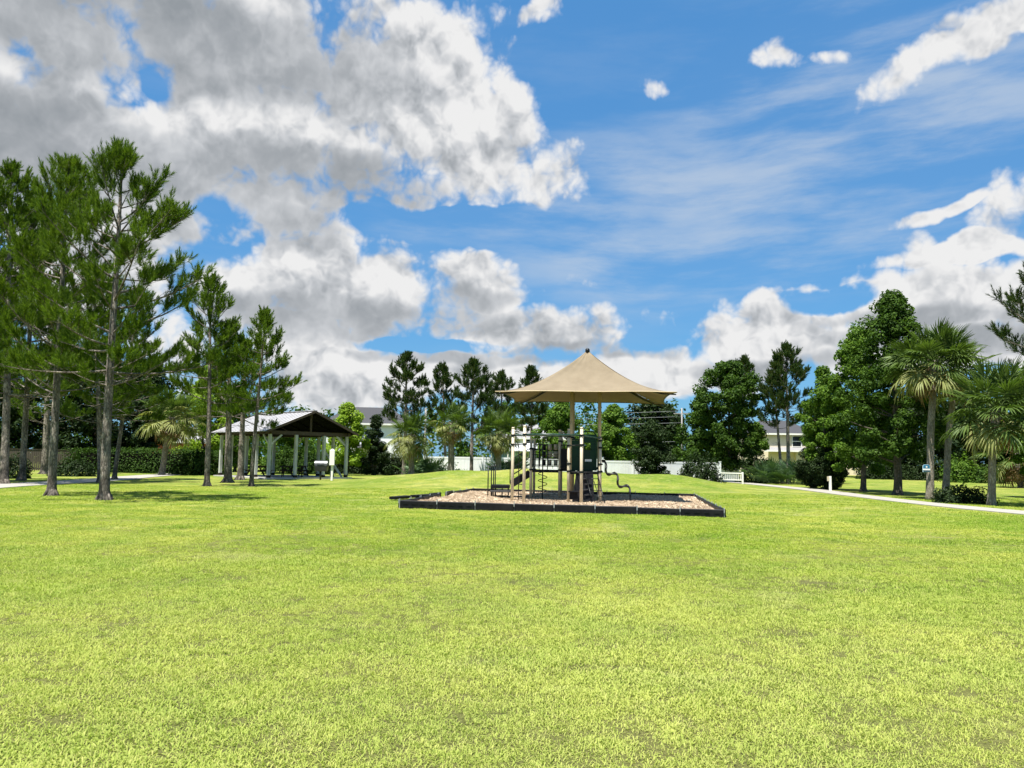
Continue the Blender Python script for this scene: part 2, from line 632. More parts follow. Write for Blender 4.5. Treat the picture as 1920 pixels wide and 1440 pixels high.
def blade_material():
    m, t, b = material('grass_blades')
    t.n.remove(b)
    geo = t.new('ShaderNodeNewGeometry')
    c = lawn_colour(t, geo.outputs['Position'])
    r = geo.outputs['Random Per Island']
    c = t.mix(t.range(r, 0.0, 1.0, 0.0, 0.55), c, (0.10, 0.19, 0.018))
    c = t.mix(t.range(r, 0.80, 0.95, 0, 0.65), c, (0.46, 0.44, 0.17))
    c = t.mix(1.0, c, (1.28, 1.27, 1.22), 'MULTIPLY')
    di = t.new('ShaderNodeBsdfDiffuse')
    tr = t.new('ShaderNodeBsdfTranslucent')
    t.put(di.inputs[0], c)
    t.put(tr.inputs[0], t.mix(1.0, c, (1.1, 1.2, 0.7), 'MULTIPLY'))
    mx = t.new('ShaderNodeMixShader')
    mx.inputs[0].default_value = 0.35
    t.l.new(di.outputs[0], mx.inputs[1])
    t.l.new(tr.outputs[0], mx.inputs[2])
    t.l.new(mx.outputs[0], t.n['Material Output'].inputs[0])
    return m


MAT = {
    'turf': lawn_material(), 'blades': blade_material(),
    'concrete': plain('concrete', (0.32, 0.30, 0.265), 0.9, 0.12, 3, 0.3, 60, dirt=(0.20, 0.185, 0.15)),
    'slab': plain('slab_concrete', (0.42, 0.41, 0.38), 0.9, 0.12, 3, 0.3, 60, dirt=(0.28, 0.26, 0.22)),
    'black': plain('black_plastic', (0.007, 0.007, 0.009), 0.5, 0.35, 9, 0.15, 60, dirt=(0.016, 0.016, 0.016), spec=0.18),
    'black_top': plain('weathered_plastic', (0.035, 0.036, 0.038), 0.55, 0.3, 9, 0.15, 60, dirt=(0.10, 0.095, 0.085)),
    'stake': plain('galvanised_stake', (0.45, 0.46, 0.47), 0.45, 0.2, 12, metal=0.5),
    'iron': plain('black_coated_steel', (0.008, 0.010, 0.010), 0.38, 0.3, 9, spec=0.3),
    'green_pipe': plain('dark_green_coating', (0.012, 0.045, 0.032), 0.32, 0.2, 9),
    'green_panel': plain('dark_green_plastic', (0.004, 0.030, 0.014), 0.35, 0.2, 5, spec=0.25),
    'cream': plain('cream_coated_post', (0.52, 0.455, 0.33), 0.45, 0.07, 5, dirt=(0.50, 0.43, 0.30)),
    'tan_post': plain('tan_steel_column', (0.50, 0.40, 0.24), 0.45, 0.08, 4, dirt=(0.40, 0.31, 0.18)),
    'sticker': plain('white_sticker', (0.75, 0.75, 0.72), 0.5, 0.05),
    'white': plain('white_vinyl', (0.74, 0.76, 0.77), 0.4, 0.04, 2, dirt=(0.62, 0.64, 0.62), dscale=0.8),
    'white_paint': plain('white_paint', (0.78, 0.77, 0.73), 0.55, 0.05, 6, dirt=(0.60, 0.58, 0.52)),
    'post_wood': plain('weathered_green_white_post', (0.47, 0.485, 0.45), 0.8, 0.2, 5, 0.4, 30, dirt=(0.21, 0.23, 0.20), dscale=2.2, stretch=(1, 1, 0.25)),
    'dark_wood': plain('dark_stained_timber', (0.030, 0.023, 0.018), 0.8, 0.3, 6, 0.4, 30, stretch=(0.3, 1, 1), spec=0.1),
    'beam_wood': plain('brown_timber', (0.085, 0.066, 0.050), 0.8, 0.25, 6, 0.4, 30, stretch=(0.3, 1, 1), spec=0.1),
    'grey_wood': plain('grey_fence_boards', (0.070, 0.056, 0.042), 0.85, 0.4, 4, 0.4, 30, dirt=(0.08, 0.065, 0.045), stretch=(1, 1, 0.15)),  # colour lowered for the shade the fence stands in
    'metal_roof': plain('pale_metal_roof', (0.35, 0.345, 0.355), 0.5, 0.06, 2, metal=0.0, dirt=(0.25, 0.245, 0.24), dscale=1.3),
    'shingle': plain('grey_shingle', (0.045, 0.045, 0.050), 0.9, 0.35, 14, 0.5, 30),
    'shingle_pale': plain('weathered_shingle', (0.24, 0.235, 0.24), 0.9, 0.25, 14, 0.5, 30),
    'wall_white': plain('white_stucco', (0.82, 0.83, 0.85), 0.8, 0.05, 3, 0.15, 60),
    'wall_cream': plain('cream_stucco', (0.66, 0.58, 0.45), 0.85, 0.06, 3, 0.15, 60),
    'wall_blue': plain('blue_grey_siding', (0.16, 0.25, 0.36), 0.7, 0.08, 3),
    'brick': plain('red_brick', (0.30, 0.09, 0.055), 0.9, 0.3, 9, 0.4, 20),
    'glass': plain('dark_window_glass', (0.02, 0.025, 0.03), 0.06, 0.1, 1, spec=0.9),
    'grill': plain('black_grill_steel', (0.03, 0.03, 0.032), 0.42, 0.3, 6, metal=0.3),
    'grill_lid': plain('sooty_steel_lid', (0.10, 0.105, 0.115), 0.4, 0.2, 6, metal=0.3),
    'sign_blue': plain('sign_blue', (0.02, 0.15, 0.27), 0.4, 0.05),
    'sign_dark': plain('sign_navy', (0.012, 0.045, 0.10), 0.4, 0.05),
    'sign_pale': plain('sign_pale_rim', (0.42, 0.60, 0.68), 0.4, 0.05),
    'pole_wood': plain('utility_pole_wood', (0.26, 0.25, 0.24), 0.9, 0.2, 6, stretch=(1, 1, 0.2)),
    'wire': plain('pale_wire', (0.20, 0.21, 0.22), 0.5, 0.1),
    'pine_bark': bark('pine_bark', (0.028, 0.023, 0.019), (0.44, 0.385, 0.325), 12.0, foot=True),
    'grey_bark': bark('grey_bark', (0.035, 0.030, 0.024), (0.20, 0.175, 0.145), 16.0),
    'twig': plain('grey_twig', (0.20, 0.17, 0.135), 0.9, 0.25, 9),
    'palm_bark': bark('palm_bark', (0.10, 0.085, 0.066), (0.42, 0.38, 0.31), 15.0),
    'shade_dark': plain('painted_shade', (0.008, 0.008, 0.006), 0.95, 0.3, 8, spec=0.03),  # near-black: shade inside bushes and under the pavilion roof put into the colour
    'pine': leaf('pine_needles', (0.022, 0.062, 0.008), (0.170, 0.250, 0.028), 0.36, big=0.5),
    'pine_dark': leaf('dark_pine_needles', (0.018, 0.045, 0.014), (0.065, 0.105, 0.028), 0.25, yellow=(0.14, 0.12, 0.03)),
    'leaf_mid': leaf('green_leaves', (0.026, 0.070, 0.010), (0.150, 0.250, 0.032), 0.36),
    'leaf_deep': leaf('deep_green_leaves', (0.012, 0.036, 0.007), (0.080, 0.145, 0.020), 0.30),
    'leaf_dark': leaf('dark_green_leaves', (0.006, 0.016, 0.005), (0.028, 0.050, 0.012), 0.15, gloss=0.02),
    'leaf_lime': leaf('lime_leaves', (0.120, 0.210, 0.018), (0.300, 0.410, 0.045), 0.45),
    'leaf_hedge': leaf('hedge_leaves', (0.012, 0.032, 0.007), (0.055, 0.105, 0.016), 0.25),
    'frond': leaf('palm_frond', (0.030, 0.065, 0.012), (0.120, 0.175, 0.040), 0.30, gloss=0.03, big=0.8),
    'frond_pale': leaf('pale_palm_frond', (0.13, 0.16, 0.045), (0.34, 0.34, 0.13), 0.30, gloss=0.03, big=0.8),
    'frond_dead': leaf('dead_palm_frond', (0.10, 0.065, 0.030), (0.27, 0.18, 0.09), 0.15, big=0.8),
    'palmetto': leaf('palmetto_frond', (0.035, 0.085, 0.035), (0.120, 0.190, 0.080), 0.25, gloss=0.04, big=0.8),
}


def canopy_material():
    m, t, b = material('tan_shade_cloth')
    t.n.remove(b)
    tcn = t.new('ShaderNodeTexCoord').outputs['Object']
    n = t.noise(tcn, 1.4, 5, 0.6)
    wv = t.noise(tcn, 160.0, 2, 0.5)
    c = t.mix(t.range(n, 0.3, 0.7), (0.205, 0.170, 0.122), (0.268, 0.225, 0.163))
    c = t.mix(t.range(wv, 0.3, 0.7, 0.0, 0.25), c, (0.30, 0.22, 0.13))
    di = t.new('ShaderNodeBsdfDiffuse')
    tr = t.new('ShaderNodeBsdfTranslucent')
    t.put(di.inputs[0], c)
    t.put(tr.inputs[0], t.mix(1.0, c, (1.05, 0.86, 0.52), 'MULTIPLY'))
    mx = t.new('ShaderNodeMixShader')
    mx.inputs[0].default_value = 0.16
    t.l.new(di.outputs[0], mx.inputs[1])
    t.l.new(tr.outputs[0], mx.inputs[2])
    t.l.new(mx.outputs[0], t.n['Material Output'].inputs[0])
    return m


def mulch_material(name, lo, hi):
    m, t, b = material(name)
    geo = t.new('ShaderNodeNewGeometry')
    n = t.noise(geo.outputs['Position'], 14.0, 5, 0.7)
    browner = t.noise(geo.outputs['Position'], 0.5, 4, 0.6)
    f = t.math('ADD', t.math('MULTIPLY', geo.outputs['Random Per Island'], 0.6), t.math('MULTIPLY', n, 0.5), clamp=True)
    c = t.mix(f, lo, hi)
    c = t.mix(t.range(browner, 0.56, 0.72, 0, 0.55), c, (0.16, 0.085, 0.045))  # random patches of browner mulch
    t.put(b.inputs['Base Color'], c)
    b.inputs['Roughness'].default_value = 0.95
    b.inputs['Specular IOR Level'].default_value = 0.15
    bp = t.new('ShaderNodeBump')
    bp.inputs['Strength'].default_value = 0.9
    bp.inputs['Distance'].default_value = 0.04
    t.put(bp.inputs['Height'], n)
    t.l.new(bp.outputs[0], b.inputs['Normal'])
    return m


MAT['canopy'] = canopy_material()
MAT['mulch'] = mulch_material('wood_mulch', (0.33, 0.245, 0.165), (0.58, 0.475, 0.345))
MAT['chip'] = mulch_material('wood_chip', (0.32, 0.235, 0.155), (0.66, 0.55, 0.41))

# ------------------------------------------------------------------ ground
xs = np.concatenate([np.linspace(-900, -62, 14), np.arange(-60, 60.1, 0.8), np.linspace(62, 900, 14)])
ys = np.concatenate([np.linspace(-400, -12, 8), np.arange(-10, 110.1, 0.8), np.linspace(112, 1600, 16)])
gx, gy = np.meshgrid(xs, ys)
gv = np.stack([gx, gy, hz(gx, gy)], -1).reshape(-1, 3)
nx, ny = len(xs), len(ys)
ii = (np.arange(ny - 1)[:, None] * nx + np.arange(nx - 1)[None, :]).ravel()
lawn = MB().add(gv, np.stack([ii, ii + 1, ii + nx + 1, ii + nx], -1)).build('lawn', MAT['turf'], smooth=True)
tag(lawn, 'mown yellow-green lawn rising to a low mound behind the playground', kind='structure')


def ribbon(name, pts, width, label, th=0.035):
    """a concrete path laid along a line of points, with joints every couple of metres"""
    pts = [Vector((p.x, p.y, 0)) for p in pts]
    dense = []
    for i in range(len(pts) - 1):
        p0, p1, p2, p3 = pts[max(i - 1, 0)], pts[i], pts[i + 1], pts[min(i + 2, len(pts) - 1)]
        n = max(2, int((p2 - p1).length / 0.5))
        for k in range(n):
            s = k / n
            dense.append(0.5 * ((2 * p1) + (p2 - p0) * s + (2 * p0 - 5 * p1 + 4 * p2 - p3) * s * s + (3 * p1 - p0 - 3 * p2 + p3) * s ** 3))
    dense.append(pts[-1])
    root = put(name, None)
    tag(root, label, kind='structure')
    run = 0.0
    cur = []
    for i, p in enumerate(dense):
        cur.append(p)
        if i:
            run += (p - dense[i - 1]).length
        if run > 1.8 or i == len(dense) - 1:
            mb = MB()
            L, Rr = [], []
            for j, q in enumerate(cur):
                k = i - len(cur) + 1 + j
                tg = (dense[min(k + 1, len(dense) - 1)] - dense[max(k - 1, 0)]).normalized()
                nn = Vector((-tg.y, tg.x, 0)) * width / 2
                q2 = q - tg * 0.02 if j == len(cur) - 1 else q
                L.append(q2 + nn)
                Rr.append(q2 - nn)
            outline = L + Rr[::-1]
            vs = [(q.x, q.y, float(hz(q.x, q.y)) + th) for q in outline] + [(q.x, q.y, float(hz(q.x, q.y)) - 0.05) for q in outline]
            k = len(outline)
            mb.add(vs, [(j, j + k, (j + 1) % k + k, (j + 1) % k) for j in range(k)])
            m2 = len(L)
            mb.f.append((np.array([(j, k - 1 - j, k - 2 - j, j + 1) for j in range(m2 - 1)], dtype=np.int32), 0))
            mb.build('slab', MAT['concrete'], root)
            cur = [p]
            run = 0.0
    return dense


path_r = ribbon('footpath', [on(1345, 70), on(1415, 60), on(1510, 49.5), on(1600, 41), on(1700, 34.6), on(1800, 30.6), on(1925, 27.2), on(2200, 22), on(2600, 18)], 1.5,
                'narrow pale concrete footpath curving past the palms')
path_l = ribbon('walkway', [on(-320, 26), on(-150, 30), on(0, 35.6), on(110, 41), on(200, 47.5), on(262, 54), on(330, 62), on(420, 70)], 2.4,
                'pale concrete walkway running behind the pine trunks')

# ------------------------------------------------------------------ blades of grass
# playground bed corners (x, y): front left, front right, back right, back left
BED = [Vector((-3.55, 25.1, 0)), Vector((6.28, 22.8, 0)), Vector((7.95, 33.6, 0)), Vector((-1.75, 36.3, 0))]


def in_poly(x, y, poly):
    ins = np.ones(len(x), bool)
    for i in range(len(poly)):
        a, b = poly[i], poly[(i + 1) % len(poly)]
        ins &= ((b.x - a.x) * (y - a.y) - (b.y - a.y) * (x - a.x)) > -0.05
    return ins


def near_path(x, y, dense, w):
    out = np.zeros(len(x), bool)
    for p in dense:
        out |= (x - p.x) ** 2 + (y - p.y) ** 2 < w * w
    return out


def make_clump(rng, n, rad, length, width):
    tri = []
    for _ in range(n):
        a, r = rng.uniform(0, 2 * PI), rad * math.sqrt(rng.uniform())
        p = np.array((math.cos(a) * r, math.sin(a) * r, -0.004))
        d = rng.uniform(0, 2 * PI)
        tilt = R(rng.uniform(20, 74))
        L = length * rng.uniform(0.55, 1.25)
        w = width * rng.uniform(0.7, 1.25)
        h = np.array((math.cos(d) * math.sin(tilt), math.sin(d) * math.sin(tilt), math.cos(tilt)))
        s = np.array((-math.sin(d), math.cos(d), 0)) * w / 2
        mid = p + h * L * 0.55
        h2 = h.copy()
        h2[2] -= 0.55
        tip = mid + h2 * L * 0.5
        tri += [p - s, p + s, mid + s * 0.9, p - s, mid + s * 0.9, mid - s * 0.9, mid - s * 0.9, mid + s * 0.9, tip]
    # three triangles share corners so that a blade is one island
    a = np.array(tri).reshape(n, 9, 3)
    v = a[:, [0, 1, 2, 5, 8]].reshape(-1, 3)
    b = np.arange(n)[:, None] * 5
    mb = MB().add(v, np.concatenate([b, b + 1, b + 2, b + 3], 1))
    mb.f.append((np.concatenate([b + 3, b + 2, b + 4], 1).astype(np.int32), 0))
    return mb


rng = np.random.default_rng(7)
tufts = bpy.data.collections.new('grass_tufts')
for k in range(6):
    me = make_clump(rng, 40, 0.10, 0.042, 0.0062).mesh('grass_tuft', MAT['blades'])
    tufts.objects.link(bpy.data.objects.new('grass_tuft', me))


BARE = [(float(p.x), float(p.y), r_) for p, r_ in ((gp(px, py), r_) for px, py, r_ in ((45, 1362, 0.30), (330, 1420, 0.12), (480, 1405, 0.13), (225, 1168, 0.30), (610, 1100, 0.25), (235, 1236, 0.10), (296, 1243, 0.06),
        (1300, 1050, 0.5), (1180, 1046, 0.35), (1520, 1095, 0.55), (1690, 1382, 0.25), (1250, 1010, 0.6), (880, 1135, 0.2), (640, 1030, 0.8), (1195, 1370, 0.07), (1880, 1190, 0.2), (720, 1385, 0.12), (330, 1325, 0.15), (1560, 1030, 0.8), (430, 1022, 0.9), (1750, 1012, 0.9), (1480, 1185, 0.2), (1060, 1260, 0.12)))]


def scatter_points():
    out = []
    bands = [(2.2, 6, 270, 0.9), (6, 10, 210, 0.98), (10, 16, 130, 1.12), (16, 24, 60, 1.3), (24, 40, 18, 1.6)]
    for d0, d1, dens, sc in bands:
        hw = 0.80 * d1 + 2.5
        n = int(dens * 2 * hw * (d1 - d0))
        x = rng.uniform(-hw, hw, n)
        y = rng.uniform(d0, d1, n)
        keep = np.abs(x) < 0.80 * y + 2.5
        keep &= ~in_poly(x, y, BED)
        keep &= ~near_path(x, y, path_r, 0.85) & ~near_path(x, y, path_l, 1.3)
        x, y = x[keep], y[keep]
        # thinner and shorter where the turf is worn
        th = (np.sin(x * 1.7 + np.sin(y * 1.1)) + np.sin(y * 2.3 + 1.3 * np.sin(x * 0.9)) + np.sin(x * 0.6 - y * 0.8)) / 3
        k2 = rng.uniform(0, 1, len(x)) < 1.0 + 0.06 * th
        x, y, th = x[k2], y[k2], th[k2]
        for (bx, by, br_) in BARE:
            q = np.exp(-(((x - bx) / br_) ** 2 + ((y - by) / (br_ * 1.2)) ** 2))
            k3 = rng.uniform(0, 1, len(x)) > q * 0.55
            x, y, th = x[k3], y[k3], th[k3]
        s = sc * rng.uniform(0.7, 1.25, len(x)) * (1 + 0.25 * th)
        out.append(np.stack([x, y, s], -1))
    # a few taller tufts
    for (px, py, r, n) in ((190, 1062, 0.75, 70), (130, 1053, 0.3, 20), (55, 1102, 0.55, 60), (120, 1110, 0.3, 20), (465, 1118, 0.3, 15), (60, 1026, 0.6, 30), (1500, 1070, 0.8, 30)):
        c = gp(px, py)
        x = c.x + rng.normal(0, r, n)
        y = c.y + rng.normal(0, r * 0.45, n)
        out.append(np.stack([x, y, rng.uniform(1.4, 2.0, n)], -1))
    return np.concatenate(out)


gpnt = scatter_points()
gm = bpy.data.meshes.new('grass')
gm.vertices.add(len(gpnt))
gm.vertices.foreach_set('co', np.stack([gpnt[:, 0], gpnt[:, 1], hz(gpnt[:, 0], gpnt[:, 1])], -1).astype(np.float32).ravel())
for nm, ty, val in (('turn', 'FLOAT', rng.uniform(0, 2 * PI, len(gpnt))), ('size', 'FLOAT', gpnt[:, 2]), ('pick', 'INT', rng.integers(0, 6, len(gpnt)))):
    gm.attributes.new(nm, ty, 'POINT').data.foreach_set('value', val.astype(np.int32 if ty == 'INT' else np.float32))
gm.materials.append(MAT['blades'])
grass = put('grass', gm)
tag(grass, 'short blades of the mown lawn', 'grass', kind='stuff')
ng = bpy.data.node_groups.new('spread_tufts', 'GeometryNodeTree')
ng.interface.new_socket('Geometry', in_out='INPUT', socket_type='NodeSocketGeometry')
ng.interface.new_socket('Geometry', in_out='OUTPUT', socket_type='NodeSocketGeometry')
G = NT(ng)
gi, go = G.new('NodeGroupInput'), G.new('NodeGroupOutput')
ci = G.new('GeometryNodeCollectionInfo')
ci.inputs[0].default_value = tufts
ci.inputs['Separate Children'].default_value = True
ci.inputs['Reset Children'].default_value = True
ip = G.new('GeometryNodeInstanceOnPoints')
ip.inputs['Pick Instance'].default_value = True


def named(nm, ty):
    nd = G.new('GeometryNodeInputNamedAttribute', data_type=ty)
    nd.inputs[0].default_value = nm
    return nd.outputs[0]


cx = G.new('ShaderNodeCombineXYZ')
G.l.new(named('turn', 'FLOAT'), cx.inputs[2])
er = G.new('FunctionNodeEulerToRotation')
G.l.new(cx.outputs[0], er.inputs[0])
G.l.new(gi.outputs[0], ip.inputs['Points'])
G.l.new(ci.outputs[0], ip.inputs['Instance'])
G.l.new(named('pick', 'INT'), ip.inputs['Instance Index'])
G.l.new(er.outputs[0], ip.inputs['Rotation'])
G.l.new(named('size', 'FLOAT'), ip.inputs['Scale'])
G.l.new(ip.outputs[0], go.inputs[0])
grass.modifiers.new('tufts', 'NODES').node_group = ng

# ------------------------------------------------------------------ plants
def unit(a):
    return a / np.maximum(np.linalg.norm(a, axis=-1, keepdims=True), 1e-9)


def needles(base, axis, length, per, nlen, width, rs):
    """bottle-brush shoots: base, axis (n x 3), length (n); returns triangles"""
    n = len(base)
    b = np.repeat(base, per, 0)
    a = np.repeat(axis, per, 0)
    L = np.repeat(length, per)
    t = rs.uniform(0.0, 1.0, n * per) ** 0.8
    r = rs.normal(size=(n * per, 3))
    rad = unit(r - a * np.sum(r * a, 1, keepdims=True))
    ang = R(50) * (1 - 0.72 * t) * rs.uniform(0.7, 1.25, n * per)
    d = a * np.cos(ang)[:, None] + rad * np.sin(ang)[:, None]
    ln = nlen * rs.uniform(0.7, 1.15, n * per) * (1 - 0.25 * t)
    d[:, 2] -= 0.10
    p = b + a * (L * t)[:, None]
    s = unit(np.cross(d, rs.normal(size=(n * per, 3)))) * (width / 2)
    return np.stack([p - s, p + s, p + d * ln[:, None]], 1)


def pine_meshes(seed, H, c0, rad, tr, lean=(0, 0), shoots=1.0, mat='pine', per=50, nlen=0.235, nwid=0.017, profile='open', dead=8, curve=0.0):
    """trunk with its limbs, and crown of needles; root of the tree at the origin"""
    rs = np.random.default_rng(seed)
    tm, cm = MB(), MB()
    wob = rs.uniform(-1, 1, (3, 2)) * 0.05

    def axis(z):
        t = z / H
        k = t * t * (3 - 2 * t) * curve + t * (1 - curve)
        return np.array((lean[0] * k + wob[0, 0] * math.sin(t * 6), lean[1] * k + wob[0, 1] * math.sin(t * 5 + 1), z))

    zs = [-0.1, 0.0, 0.12, 0.35, 0.8] + list(np.linspace(1.4, H * 0.99, 14))
    rr = [tr * 1.95, tr * 1.8, tr * 1.45, tr * 1.18, tr * 1.05] + [tr * (1 - 0.93 * ((z - 0.6) / H) ** 1.15) + 0.012 for z in zs[5:]]
    tm.tube([axis(z) for z in zs], rr, 12)
    for k in range(5):                                   # roots
        a = rs.uniform(0, 2 * PI)
        tm.tube([(math.cos(a) * tr * 0.9, math.sin(a) * tr * 0.9, 0.22), (math.cos(a) * tr * 1.7, math.sin(a) * tr * 1.7, 0.03), (math.cos(a) * tr * 2.4, math.sin(a) * tr * 2.4, -0.05)], [tr * 0.42, tr * 0.32, tr * 0.15], 6)
    B, A, Ls = [], [], []
    up = np.array((0, 0, 1.0))

    def shoot(p, d, l):
        B.append(p)
        A.append(d)
        Ls.append(l)

    z = c0 * H
    az0 = rs.uniform(0, 6)
    while z < H * 0.965:
        t = (z - c0 * H) / (H - c0 * H)
        if profile == 'open':
            prof = (0.66 + 0.50 * math.sin(min(1, t * 2.4) * PI / 2)) * (1 - t) ** 0.92
        else:
            prof = (0.8 + 0.3 * math.sin(t * PI)) * (1 - t * 0.92) ** 0.8
        nb = rs.integers(3, 5)
        az0 += 1.1
        for j in range(nb):
            a = az0 + j * 2 * PI / nb + rs.normal(0, 0.3)
            L = rad * prof * rs.uniform(0.45, 1.2) + 0.25
            e = R(4 + 40 * t + rs.normal(0, 9))
            h = np.array((math.cos(a), math.sin(a), 0))
            o = axis(z + rs.uniform(-0.15, 0.15))
            pts = []
            curl = rs.uniform(0.12, 0.32)
            reach = L * math.sin(e) + curl * L
            room = H * 0.99 - z - 0.40 - 1.1 * (1 - t)
            if reach > room:
                L *= max(0.22, room / reach)
            for s in np.linspace(0, 1, 6):
                pts.append(o + h * L * s * math.cos(e) + up * (L * s * math.sin(e) + curl * L * s * s - 0.06 * L * s))
            r0 = 0.014 + 0.011 * L
            tm.tube(pts, [r0 * (1 - 0.75 * s) for s in np.linspace(0, 1, 6)], 5, caps=False)
            ns = max(3, int(L * 3.0 * shoots))
            for q in range(ns):
                s = rs.uniform(0.38 if L > 1.2 else 0.2, 1.0)
                i = min(4, int(s * 5))
                p = pts[i] + (pts[i + 1] - pts[i]) * (s * 5 - i)
                bd = unit(pts[i + 1] - pts[i])
                side = unit(np.cross(bd, up)) * rs.choice((-1, 1))
                sl = (0.25 + 0.34 * L * (1.1 - s)) * rs.uniform(0.5, 1.1)
                sd = unit(bd * rs.uniform(0.4, 1.0) + side * rs.uniform(0.3, 1.0) + up * rs.uniform(0.0, 0.55))
                e_ = p + sd * sl
                tm.tube([p, e_], [0.009, 0.005], 3, caps=False)
                for m_ in range(max(3, int(sl * 6))):
                    w = rs.uniform(0.4, 1.0)
                    shoot(p + sd * sl * w, unit(sd * 0.45 + up * rs.uniform(0.45, 1.25) + rs.normal(0, 0.28, 3)), rs.uniform(0.28, 0.55))
            for q in range(3):
                shoot(pts[-1] - (pts[-1] - pts[-2]) * rs.uniform(0, 0.6), unit(unit(pts[-1] - pts[-2]) * 0.7 + up * rs.uniform(0.3, 1.1) + rs.normal(0, 0.25, 3)), rs.uniform(0.35, 0.6))
            shoot(pts[-1], unit(up + unit(pts[-1] - pts[-2]) * 0.35 + rs.normal(0, 0.1, 3)), rs.uniform(0.45, 0.7))
        z += (0.32 + (0.34 if profile == 'open' else 0.16) * (1 - t)) * rs.uniform(0.75, 1.25)
    top = axis(H * 0.93)
    for q in range(7):
        shoot(top + rs.normal(0, 0.10, 3) * (1, 1, 0.5), unit(up + rs.normal(0, 0.22, 3) * (1, 1, 0.2)), rs.uniform(0.35, 0.6))
    for q in range(dead):                                # bare lower twigs
        zz = H * rs.uniform(0.22, max(0.25, c0 + 0.05))
        a = rs.uniform(0, 2 * PI)
        L = rs.uniform(0.4, 1.7)
        o = axis(zz)
        d = np.array((math.cos(a), math.sin(a), rs.uniform(-0.3, 0.35)))
        m1 = o + d * L * 0.5 + up * rs.uniform(-0.1, 0.1)
        tm.tube([o, m1, o + d * L + up * rs.uniform(-0.3, 0.1)], [0.018, 0.012, 0.004], 4, caps=False)
        tm.tube([m1, m1 + rs.normal(0, 0.3, 3)], [0.009, 0.003], 3, caps=False)
    B, A, Ls = np.array(B), np.array(A), np.array(Ls)
    cm.tris(needles(B, A, Ls, per, nlen, nwid, rs))
    return tm.mesh('trunk', MAT['pine_bark'], True), cm.mesh('crown', MAT[mat])


def leaf_quads(c, nrm, size, rs, aspect=0.62, cup=0.18):
    """one small leaf per centre: a four-cornered blade bent along its middle"""
    n = len(c)
    u = unit(np.cross(nrm, rs.normal(size=(n, 3))))
    w = np.cross(nrm, u)
    s = size * rs.uniform(0.6, 1.25, n)
    s = s[:, None]
    return np.stack([c - u * s, c + w * s * aspect - nrm * s * cup, c + u * s, c - w * s * aspect - nrm * s * cup], 1)


def leafy_meshes(seed, H, c0, rad, tr, clumps=70, per=190, size=0.10, crad=0.62, mat='leaf_mid', barkm='grey_bark', shape='ovate', lean=(0, 0), ry=None, trunks=1, core=0.25, limbs=26):
    """broadleaved tree: limbs out to many clumps of leaves"""
    rs = np.random.default_rng(seed)
    tm, cm = MB(), MB()
    zc0, zc1 = c0 * H, H
    up = np.array((0, 0, 1.0))
    cen = []
    for i in range(clumps):
        t = rs.uniform(0, 1)
        if shape == 'ovate':
            w = math.sin(PI * min(1, (t * 0.86 + 0.14)) ** 0.75) ** 0.8
        elif shape == 'cone':
            w = (1 - t) ** 0.8 * 0.95 + 0.08
        elif shape == 'column':
            w = (math.sin(PI * (t * 0.8 + 0.15)) ** 0.45)
        else:
            w = math.sqrt(max(0.03, 1 - (2 * t - 1) ** 2))
        a = rs.uniform(0, 2 * PI)
        r = rad * w * (rs.uniform(0.45, 1.0) if rs.uniform() > core else rs.uniform(0, 0.5))
        cen.append((math.cos(a) * r + lean[0] * t, math.sin(a) * r * (ry or 1.0) + lean[1] * t, zc0 + (zc1 - zc0) * t - crad * 0.3))
    cen = np.array(cen)
    for k in range(trunks):
        off = np.array((rs.uniform(-0.25, 0.25), rs.uniform(-0.2, 0.2), 0)) if trunks > 1 else np.zeros(3)
        zt = H * 0.86
        pts = [off + np.array((lean[0] * (z / H) ** 1.5 + 0.05 * math.sin(z * 1.3 + k), lean[1] * (z / H) ** 1.5 + 0.05 * math.cos(z), z)) for z in (-0.1, 0.05, 0.3, 1.0, H * 0.3, H * 0.5, H * 0.7, zt)]
        tm.tube(pts, [tr * 1.7, tr * 1.5, tr * 1.15, tr, tr * 0.8, tr * 0.55, tr * 0.3, 0.02], 10)
    for i in range(min(limbs, clumps)):
        c = cen[i]
        z0 = max(0.15 * H, min(c[2] - 0.25 * math.hypot(c[0], c[1]) - 0.2, H * 0.75))
        o = np.array((lean[0] * (z0 / H) ** 1.5, lean[1] * (z0 / H) ** 1.5, z0))
        m_ = (o + c) / 2 + up * 0.12 + rs.normal(0, 0.1, 3)
        r0 = tr * 0.34 * (1 - 0.6 * z0 / H) + 0.01
        tm.tube([o, m_, c], [r0, r0 * 0.6, 0.008], 5, caps=False)
    n = clumps * per
    ci_ = np.repeat(np.arange(clumps), per)
    d = unit(rs.normal(size=(n, 3)))
    cr = crad * rs.uniform(0.6, 1.25, clumps)
    rr = cr[ci_] * (rs.uniform(0.15, 1.0, n) ** 0.45)
    sq = np.stack([np.ones(n), np.ones(n), np.full(n, 0.78)], -1)
    c = cen[ci_] + d * rr[:, None] * sq
    nrm = unit(d * 0.7 + up * 0.55 + rs.normal(size=(n, 3)) * 0.55)
    keep = c[:, 2] > 0.04
    cm.quads(leaf_quads(c[keep], nrm[keep], np.full(keep.sum(), size), rs))
    return tm.mesh('trunk', MAT[barkm], True), cm.mesh('crown', MAT[mat])


def plant(name, meshes, loc, label, cat, group=None, rz=0.0, sc=1.0):
    root = empty(name, loc, label, cat, group, rz)
    root.scale = (sc, sc, sc)
    put('trunk', meshes[0], root)
    put('crown', meshes[1], root)
    return root


